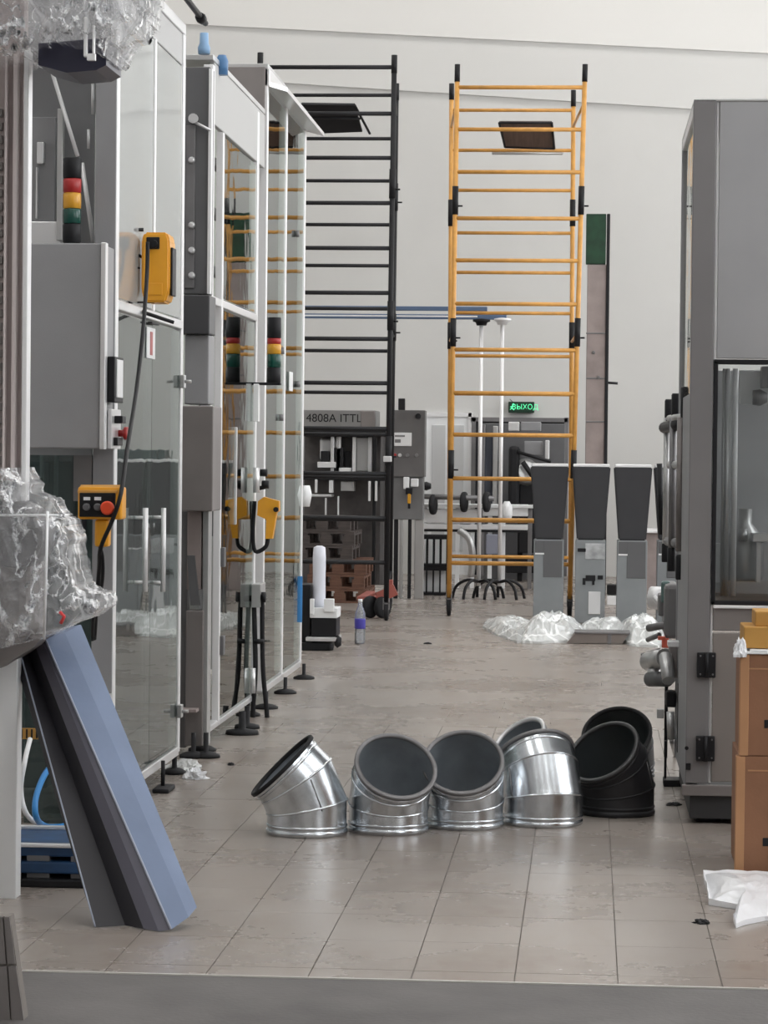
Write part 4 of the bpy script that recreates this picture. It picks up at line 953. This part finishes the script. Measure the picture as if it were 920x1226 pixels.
# three waste hoppers
Y = 24.5
hop_m = mat('charcoal_hopper', (.028, .028, .032), .6, var=.1)
ped_m = mat('grey_pedestal', (.24, .255, .265), .5, .3, var=.08)
ped_d = mat('dark_grey_plate', (.10, .10, .105), .5)
def hopper(c, label, kind):
    root = thing('hopper_stand', c, label, 'hopper', 'charcoal hoppers on grey pedestals')
    u = Y / F
    zt_, zm = at(660, 558, Y).z, at(660, 646, Y).z; w1, w2 = 23 * u, 16.5 * u; pw = 18 * u
    x, y = c.x, c.y
    a = [(x - w2, y, zm), (x + w2, y, zm), (x + w1, y - .02, zt_), (x - w1, y - .02, zt_)]
    t = bmesh.new(); va = [t.verts.new(p) for p in a]; vb = [t.verts.new((p[0], p[1] + (.25 if i < 2 else .34), p[2])) for i, p in enumerate(a)]
    t.faces.new(va[::-1]); t.faces.new(vb)
    for k in range(4): t.faces.new((va[k], va[(k + 1) % 4], vb[(k + 1) % 4], vb[k]))
    bmesh.ops.bevel(t, geom=t.edges[:], offset=.012, segments=2, affect='EDGES')
    mb = MB(); mb.merge(t); obj('hopper', mb, hop_m, root)
    obj('rim', MB().box((x - w1 + .01, y - .01, zt_ - .005), (x + w1 - .01, y + .31, zt_ + .022), .006), steel_br, root)
    obj('pedestal', MB().box((x - pw, y, 0), (x + pw, y + .26, zm), .006), ped_m, root)
    if kind:
        obj('inset_plate', MB().box((x - pw * .35, y - .006, zm - 45 * u), (x + pw * .9, y + .01, zm - .01), .004).box((x - pw * .9, y - .005, zm - 16 * u), (x + pw * .5, y + .01, zm - .01), .004), ped_d, root)
        obj('plate_edge', MB().box((x - pw * .9, y - .008, zm - 18 * u), (x - pw * .3, y, zm - 16 * u)), steel_br, root)
    else:
        fp = obj('front_plate', MB().box((x - pw * .35, y - .008, zm - 23 * u), (x + pw * .95, y + .01, zm - .03), .004), mat('scuffed_plate', (.42, .43, .44), .45, .4, var=.3, vscale=12), root)
        obj('socket_hole', MB().box((x - pw * .3, y - .01, zm - 49 * u), (x + pw * .35, y + .01, zm - 42 * u), .003).box((x + pw * .5, y - .01, zm - 47 * u), (x + pw * .85, y + .01, zm - 42 * u), .003).box((x - pw * .85, y - .01, zm - 14 * u), (x - pw * .3, y + .01, zm - 10 * u), .003), black, root)
        obj('label_plate', MB().box((x - pw * .1, y - .008, .08), (x + pw * .7, y + .01, .28), .003), steel_lt, root)
        obj('small_mark', MB().box((x - pw * .5, y - .008, .34), (x - pw * .3, y + .01, .40)).box((x + .02, y - .008, .34), (x + .04, y + .01, .40)), black, root)
    return root
for px, lab, k, dy in ((658, 'charcoal hopper on grey pedestal, nearest the yellow tower pole on its left', 1, 0), (708, 'charcoal hopper on a scuffed pedestal with sockets, middle of three', 0, 0), (758, 'charcoal hopper on grey pedestal, right of the scuffed one', 1, 0), (806, 'charcoal hopper almost hidden behind the right machine flank', 1, .2)):
    p = at(px, 600, Y + dy); hopper(Vector((p.x, Y + dy, 0)), lab, k)
# plastic heap in front
sheet([(578, 752), (584, 744), (610, 742), (640, 750), (660, 758), (668, 768), (620, 770), (596, 762)], 1.2, film_w, 'plastic_sheet', 'long low crumple of white plastic, left end of the heap', 'plastic sheet', .10)
sheet([(618, 762), (640, 752), (690, 752), (704, 760), (690, 769), (650, 771), (625, 770)], 4.4, film_w, 'plastic_sheet', 'tall hooded crumple of white plastic before the first hopper', 'plastic sheet', .19)
sheet([(690, 756), (715, 750), (745, 750), (755, 758), (720, 762)], 7.7, film_w, 'plastic_sheet', 'low white plastic behind the brown tray', 'plastic sheet', .12)
sheet([(738, 766), (742, 752), (765, 748), (792, 754), (800, 768), (790, 776), (755, 774)], 9.1, film_w, 'plastic_sheet', 'pale plastic crumple at the right end of the heap', 'plastic sheet', .17)
tp = fl(715, 771)
tr = thing('tray', tp, 'shallow brown-grey tray lying in the plastic heap', 'tray')
x0_, x1_ = fl(679, 771).x, fl(753, 771).x
t = bmesh.new(); a = [t.verts.new(p) for p in ((x0_, tp.y, .004), (x1_ - .05, tp.y, .004), (x1_, tp.y, .085), (x0_ + .07, tp.y, .085))]; b = [t.verts.new(v.co + Vector((0, .3, 0))) for v in a]
t.faces.new(a[::-1]); t.faces.new(b)
for k in range(4): t.faces.new((a[k], a[(k + 1) % 4], b[(k + 1) % 4], b[k]))
mb = MB(); mb.merge(t); obj('side_wall', mb, brown_tray, tr)
obj('rim', MB().box((x0_ + .06, tp.y - .01, .08), (x1_ + .01, tp.y + .31, .095), .003).box((x0_ + .32, tp.y - .006, .0), (x0_ + .35, tp.y, .09), .002), steel_dk, tr)
# machine behind the black tower
Y = 28.3
fm = thing('filling_machine', (at(405, 545, Y).x, Y + .4, 0), 'dark filling machine with lettered grey header behind the black tower', 'machine')
def fb(name, m, a0, p0, a1, p1, dy=0, d=.05, bev=.006):
    return obj(name, rect(a0, p0, a1, p1, Y + dy, d, bev), m, fm)
hd = fb('header_panel', mat('header_grey', (.26, .255, .255), .4, .4, var=.12), 361, 491, 450, 513, 0, .6)
text_obj('4808A ITTL', .118, at(400, 501, Y - .003), (R(90), 0, 0), black, hd)
fb('header_end', steel_warm, 432, 492, 449, 513, -.01, .1)
fb('top_beam', black_paint, 361, 514, 462, 523, 0, .6)
fb('rear_wall', mat('rear_wall_brown', (.13, .12, .118), .4, .4, var=.3, vscale=6), 362, 520, 462, 700, .6, .03)
for a0, a1, m in ((360, 364, steel_dk), (446, 450, black_paint), (455, 460, steel_dk), (422, 426, steel_br), (441, 445, steel_br), (403, 408, steel_br), (396, 400, steel_lt)):
    fb('upright', m, a0, 522, a1, 565 if m in (steel_br, steel_lt) else 700, .1 if m in (steel_br, steel_lt) else 0)
fb('lower_beam', black_paint, 360, 566, 462, 575, -.01, .6)
fb('side_panel', steel, 427, 524, 441, 564, .2)
fb('filling_head', black_paint, 384, 540, 394, 556, .1, .15); fb('filling_head', black_paint, 400, 536, 411, 565, .1, .15); fb('filling_head', black_paint, 413, 540, 420, 566, .2, .15)
fb('centre_tube', black_paint, 404, 522, 406, 540, .1, .05)
fb('bright_plate', steel_br, 380, 553, 402, 560, .05, .2); fb('bright_plate', white_pl, 406, 560, 420, 567, .02, .2)
fb('tank', steel_lt, 383, 524, 402, 552, .3, .2, .03)
fb('work_table', steel_lt, 371, 592, 397, 595, -.1, .3)
for a0, p0, a1, p1 in ((389, 596, 391, 620), (404, 594, 406, 620), (377, 574, 380, 590), (441, 576, 444, 600), (449, 576, 452, 600)): fb('thin_post', steel_br, a0, p0, a1, p1, -.08, .03)
fb('white_box', steel_br, 394, 574, 399, 590, .0, .1); fb('grey_box', steel, 408, 576, 424, 588, .1, .2)
# wooden pallets
Yp = fl(400, 722).y
def pallet(z, x0, x1, y, m, label, grp):
    root = thing('wooden_pallet', ((x0 + x1) / 2, y, z), label, 'pallet', grp)
    for k in range(5): obj('deck_board', MB().box((x0, y + k * .2, z + .118), (x1, y + k * .2 + .12, z + .14), .002), m, root)
    for k in range(3):
        obj('runner', MB().box((x0, y + k * .4, z), (x1, y + k * .4 + .1, z + .02), .002), m, root)
        for q in range(3):
            xk = x0 + q * (x1 - x0 - .12) / 2
            obj('block', MB().box((xk, y + k * .4, z + .02), (xk + .12, y + k * .4 + .1, z + .098), .002), m, root)
        xk = x0 + k * (x1 - x0 - .1) / 2
        obj('stringer', MB().box((xk, y, z + .098), (xk + .1, y + .92, z + .118), .002), m, root)
    return root
xa, xb_ = at(368, 700, Yp).x, at(436, 700, Yp).x
names = ['red-brown pallet at the bottom of the stack', 'red-brown pallet second from the floor in the stack', 'red-brown pallet third from the floor in the stack', 'weathered grey pallet fourth from the floor', 'weathered grey pallet second from the top of the stack', 'weathered grey pallet on top of the stack']
for k in range(6):
    off = (.04, .0, .02, -.12, -.10, -.14)[k]
    pallet(k * .142, xa + off, xb_ + off, Yp, wood if k < 3 else wood_dk, names[k], 'wooden pallets stacked by the black tower')
# red pallet truck
pj = thing('pallet_truck', fl(455, 742), 'red hand pallet truck with black wheels beside the pallets', 'pallet truck')
Yj = fl(455, 742).y + .35
for sx in (428, 446):
    p = at(sx, 700, Yj)
    obj('fork', MB().box((p.x, Yj + .02, .14), (p.x + .09, Yj + 1.0, .19), .01), red_paint, pj)
obj('fork_bar', MB().box((at(428, 700, Yj).x, Yj - .02, .15), (at(452, 700, Yj).x, Yj + .04, .19), .01), red_paint, pj)
hp0, hp1 = at(452, 716, Yj - .1), at(474, 706, Yj - .1)
obj('head_casting', MB().quadbar(hp0, hp1, .06, .1).box(at(463, 694, Yj - .08), at(471, 706, Yj + .02), .01), red_paint, pj)
for px in (459, 444):
    obj('steer_wheel', MB().lathe((at(px, 730, Yj).x, Yj - .1, .1), [(.04, -.03), (.09, -.026), (.1, -.01), (.1, .02), (.09, .03), (.04, .034)], 22, (.8, -.6, 0)), rubber, pj)
obj('handle', MB().bar((at(462, 700, Yj).x, Yj - .05, .2), (at(468, 690, Yj).x, Yj, .42), .016), black, pj)
# white roll on low trolley
Yw = fl(380, 779).y
tl = thing('trolley', (at(380, 760, Yw).x, Yw + .1, 0), 'low black and white trolley at the foot of the far machine', 'trolley')
def tb_(name, m, a0, p0, a1, p1, dy=0, d=.3, bev=.006): 
    return obj(name, rect(a0, p0, a1, p1, Yw + dy, d, bev), m, tl)
tb_('white_deck', white_pl, 371, 728, 404, 740); tb_('dark_bin', black, 373, 740, 403, 762, .01)
tb_('lower_shelf', steel_lt, 366, 763, 404, 768, -.04, .35); tb_('base', black, 358, 770, 396, 779, -.02)
tb_('side_box', black, 357, 700, 372, 776, .05, .3); tb_('white_side_panel', white_pl, 371, 717, 376, 736, -.02, .04); tb_('blue_dial', white_pl, 388, 717, 400, 733, -.02, .05)
obj('wheel', MB().lathe(at(404, 768, Yw), [(.03, -.02), (.05, 0), (.03, .03)], 14, (1, 0, 0)).lathe(at(397, 775, Yw - .04), [(.02, -.015), (.025, 0), (.02, .015)], 12, (1, 0, 0)), rubber, tl)
pr = at(382, 730, Yw + .12)
o = obj('film_roll', MB().lathe((pr.x, Yw + .12, 0), [(.045, at(382, 729, Yw).z), (.05, at(382, 720, Yw).z), (.048, at(382, 690, Yw).z), (.05, at(382, 668, Yw).z), (.045, at(382, 656, Yw).z), (.02, at(382, 654, Yw).z)], 20), mat('white_roll', (.72, .74, .82), .3, bump=.2, bscale=12)); tag(o, 'white wrapped roll standing upright on the trolley', 'roll')
# water bottle
pbt = fl(431, 771); bt = thing('water_bottle', pbt, 'clear plastic water bottle with purple label on the floor', 'bottle')
u = pbt.y / F
obj('body', MB().lathe(pbt, [(.036, 0), (.042, .01), (.042, .1), (.04, .11), (.042, .12), (.042, .24), (.018, .30), (.016, .33)], 20), glass_mat('bottle_plastic', (.85, .88, .92), body=.25, bodycol=(.7, .74, .8)), bt)
obj('label_band', MB().lathe(pbt, [(.043, .12), (.0435, .13), (.0435, .19), (.043, .2)], 20), purple_lb, bt)
obj('cap', MB().lathe(pbt, [(.018, .325), (.018, .35)], 14), white_pl, bt)
# control cabinet
Y = 28.1
cc = thing('control_pedestal', (at(488, 545, Y).x, Y + .15, 0), 'grey control cabinet with display on a pedestal right of the black tower', 'control panel')
def cbx(name, m, a0, p0, a1, p1, dy=0, d=.25, bev=.006, par=None):
    return obj(name, rect(a0, p0, a1, p1, Y + dy, d, bev), m, par or cc)
cbx('cabinet', mat('cab_grey', (.13, .125, .125), .5, .3, var=.1), 468, 491, 509, 571)
dp = cbx('display', steel_br, 470, 518, 493, 534, -.012, .02, .003); cbx('screen_text', steel_dk, 473, 521, 485, 523, -.014, .004, 0, dp); cbx('screen_text', steel_dk, 473, 526, 480, 530, -.014, .004, 0, dp)
for k, m in ((473, red_pl), (479, steel_lt), (488, steel_dk), (499, steel_dk)): obj('button', MB().lathe(at(k, 545, Y), [(.02, 0), (.018, .02)], 10, (0, -1, 0)), m, cc)
obj('rotary_knob', MB().lathe(at(501, 498, Y), [(.03, 0), (.025, .03)], 12, (0, -1, 0)), black, cc)
cbx('lamp', black, 477, 477, 485, 491, .05, .07)
cbx('pedestal', mat('ped2', (.20, .20, .205), .45, .4, var=.15), 467, 571, 507, 622, .05, .2)
for a, b, m in ((471, 476, black_paint), (478, 482, steel), (488, 492, black_paint), (496, 507, steel)): obj('leg', MB().box((at(a, 650, Y).x, Y + .08, 0), (at(b, 650, Y).x, Y + .14, at(a, 622, Y).z), .006), m, cc)
cbx('white_filter', white_pl, 483, 571, 490, 586, -.06, .06, .01)
cbx('filter_cup', white_pl, 492, 573, 501, 583, -.05, .06, .01)
cbx('tool_cap', black, 486, 584, 494, 592, -.08, .06); cbx('yellow_tool', amber, 488, 590, 492, 603, -.08, .04, .008); cbx('tool_tip', black, 488.5, 603, 491.5, 609, -.07, .03)
# white machine table with black discs
Y = 30.5
wt_ = thing('white_bench', (at(570, 545, Y).x, Y + .3, 0), 'white work bench with black discs along its front edge', 'bench')
def wb(name, m, a0, p0, a1, p1, dy=0, d=.4, bev=.006): return obj(name, rect(a0, p0, a1, p1, Y + dy, d, bev), m, wt_)
wb('worktop', white_pl, 505, 604, 642, 608); wb('front_panel', steel_br, 506, 610, 575, 626, .03); wb('front_panel', white_pl, 578, 608, 632, 618, .03)
wb('shelf', steel_br, 500, 628, 632, 634, .02); wb('shelf', black_paint, 500, 634, 632, 637, .02)
for a in (506, 545, 563, 571, 584, 600, 632):
    obj('bench_leg', MB().box((at(a, 650, Y).x, Y + .05, 0), (at(a + 5, 650, Y).x, Y + .1, at(a, 604, Y).z), .004), white_pl if a != 632 else steel_dk, wt_)
for px, py in ((519, 604), (556, 601), (583, 601)):
    obj('disc', MB().lathe(at(px, py, Y - .1), [(.05, -.03), (.11, -.02), (.115, .0), (.11, .02), (.05, .03)], 20, (1, -.25, 0)), rubber, wt_)
obj('disc_shaft', MB().bar(at(498, 594, Y - .1), at(592, 597, Y - .1), .03), steel_dk, wt_)
obj('black_motor', MB().lathe(at(511, 582, Y - .1), [(.04, -.04), (.05, 0), (.03, .05)], 14, (1, 0, 0)), black, wt_)
obj('curved_chute', MB().tube(smooth([at(550, 635, Y - .2), at(562, 645, Y - .25), at(566, 665, Y - .25), at(564, 690, Y - .2)]), .04), steel, wt_)
obj('blue_grey_bin', rect(582, 640, 598, 664, Y - .1, .2, .01), mat('blue_grey', (.25, .26, .32), .5), wt_)
obj('white_jug', MB().lathe(at(607, 622, Y - .2), [(.05, 0), (.06, .05), (.06, .14), (.03, .2)], 16), white_pl, wt_)
# black crates
Y = 28.9
for k, (p0, p1) in enumerate(((676, 708), (642, 672))):
    x0_, x1_ = at(502, 680, Y).x, at(537, 680, Y).x; z0, z1 = (0, .30) if k == 0 else (.302, .63)
    cr = thing('crate', ((x0_ + x1_) / 2, Y + .2, z0), ['black slatted crate on the floor behind the yellow tower', 'black slatted crate stacked upon another'][k], 'crate')
    obj('rim', MB().box((x0_, Y, z1 - .04), (x1_, Y + .02, z1), .004).box((x0_, Y + .38, z1 - .04), (x1_, Y + .4, z1), .004).box((x0_, Y, z1 - .04), (x0_ + .02, Y + .4, z1), .004).box((x1_ - .02, Y, z1 - .04), (x1_, Y + .4, z1), .004), black, cr)
    obj('floor_panel', MB().box((x0_, Y, z0), (x1_, Y + .4, z0 + .03), .004), black, cr)
    for q in range(5):
        xq = x0_ + q * (x1_ - x0_ - .025) / 4
        obj('slat', MB().box((xq, Y, z0 + .02), (xq + (.025 if k else .018), Y + .02, z1 - .03), .003), black, cr)
    obj('lining', MB().box((x0_ + .03, Y + .2, z0 + .03), (x1_ - .03, Y + .22, z1 - .05)), white_pl, cr)
# doors and sign on the far wall
d1 = tag(obj('door_1', rect(508, 498, 562, 690, FAR - .05, .05, .004), white_pl), 'white panelled door in the far wall', kind='structure'); 
for a0, a1 in ((517, 533), (541, 555)): 
    c = rect(a0, 509, a1, 660, FAR - .062, .014, .003); obj('door_panel', c, mat('door_panel_grey', (.55, .555, .56), .5), d1)
fm2 = MB(); rect(505, 494, 566, 499, FAR - .07, .07, 0, fm2); rect(504, 494, 508, 690, FAR - .07, .07, 0, fm2); rect(560, 494, 564, 690, FAR - .07, .07, 0, fm2)
obj('door_frame', fm2, steel_br, d1)
dk = mat('opening_shade', (.022, .022, .026), .6);  # flat slab; the dimness inside the gateway is put into its colour
d2 = tag(obj('door_2', rect(568, 504, 676, 692, FAR - .04, .04, 0), dk), 'wide gateway in the far wall, its inner dark painted on', kind='structure')
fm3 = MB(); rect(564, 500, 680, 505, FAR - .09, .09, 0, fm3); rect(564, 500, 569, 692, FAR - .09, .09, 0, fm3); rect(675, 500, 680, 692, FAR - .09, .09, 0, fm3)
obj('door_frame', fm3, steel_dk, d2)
Y = 32.2
dm = thing('dark_press', (at(635, 545, Y).x, Y + .4, 0), 'dark press with grey panels standing before the gateway', 'machine')
def db(name, m, a0, p0, a1, p1, dy=0, d=.2, bev=.01):
    return obj(name, rect(a0, p0, a1, p1, Y + dy, d, bev), m, dm)
db('back_frame', paint_dkgrey, 575, 507, 676, 694, .7, .1); db('left_post', steel_dk, 574, 508, 580, 690); db('grey_duct', steel, 590, 510, 596, 605, .1, .1)
db('upper_panel', steel_lt, 609, 505, 622, 516, .1); db('upper_panel', paint_grey, 624, 505, 648, 516, .1); db('centre_panel', paint_grey, 628, 528, 650, 545, .1)
db('bright_post', steel_lt, 653, 527, 658, 550, .0); db('dark_drum', rubber, 609, 534, 622, 625, -.1, .3, .04); db('dark_body', black, 622, 580, 652, 662, .0, .4)
db('slate_panel', mat('slate', (.09, .10, .13), .5), 575, 520, 590, 610, .2); db('lower_body', black, 606, 665, 640, 686, .1, .3)
obj('round_cover', MB().lathe(at(630, 565, Y), [(.1, -.05), (.16, 0), (.1, .05)], 22, (.3, -1, .1)), steel, dm)
obj('support_arm', MB().bar(at(620, 541, Y - .1), at(660, 553, Y - .1), .02).bar(at(626, 553, Y - .12), at(645, 580, Y - .12), .03), black, dm)
for px in (654, 620): obj('base_leg', MB().box((at(px, 600, Y).x, Y + .2, 0), (at(px + 6, 600, Y).x, Y + .3, at(px, 600, Y).z), .005), black, dm)
sg_ = thing('exit_sign', at(624, 494, FAR - .12), 'small lit green exit sign above the gateway', 'sign')
obj('sign_case', rect(609, 481, 640, 494, FAR - .12, .10, .005), mat('sign_dark', (.004, .03, .014), .4), sg_)
gm = mat('sign_green', (.10, .75, .35), emit=.9)
text_obj('ВЫХОД', .088, at(629, 487.5, FAR - .122), (R(90), 0, 0), gm, sg_)
mb = MB(); p = at(614, 487.5, FAR - .123)
mb.lathe(p + Vector((.01, 0, .035)), [(.012, 0), (.012, .003)], 10, (0, -1, 0)); mb.bar(p + Vector((.005, 0, .02)), p + Vector((-.01, 0, -.01)), .009, 6); mb.bar(p + Vector((-.01, 0, -.01)), p + Vector((.02, 0, -.035)), .006, 6); mb.bar(p + Vector((-.01, 0, -.01)), p + Vector((-.03, 0, -.03)), .006, 6); mb.bar(p + Vector((0, 0, .015)), p + Vector((-.03, 0, .0)), .005, 6)
obj('running_figure', mb, gm, sg_)
obj('hook', MB().bar(at(614, 481, FAR - .06), at(611, 478, FAR), .006), steel_dk, sg_)
# beige block, bench and cabinets at the back right, seen between the hoppers and in the glass
Y = 29.8
eq = thing('packing_station', (1.4, Y + .5, 0), 'grey-beige packing station with pale top behind the hoppers', 'machine')
a = at(770, 620, Y).x
obj('base_cabinet', MB().box((a, Y, 0), (a + 2.6, Y + .8, at(785, 636, Y).z - .02), .01), beige, eq)
obj('tabletop', MB().box((a - .05, Y - .05, at(785, 636, Y).z - .02), (a + 2.65, Y + .85, at(785, 636, Y).z + .01), .006), steel_br, eq)
obj('rear_cabinet', MB().box((a + .35, Y + .4, at(785, 636, Y).z + .01), (a + 2.6, Y + .8, 1.5), .01), teal, eq)
sk = thing('small_bin', (at(736, 700, 27.5).x, 27.5, 0), 'small black and white bin on the floor between two hoppers', 'bin')
obj('body', rect(727, 700, 740, 712, 27.5, .2, .01), black, sk); obj('white_part', rect(727, 713, 740, 725, 27.5, .2, .01), white_pl, sk)
sk.location.z = 0
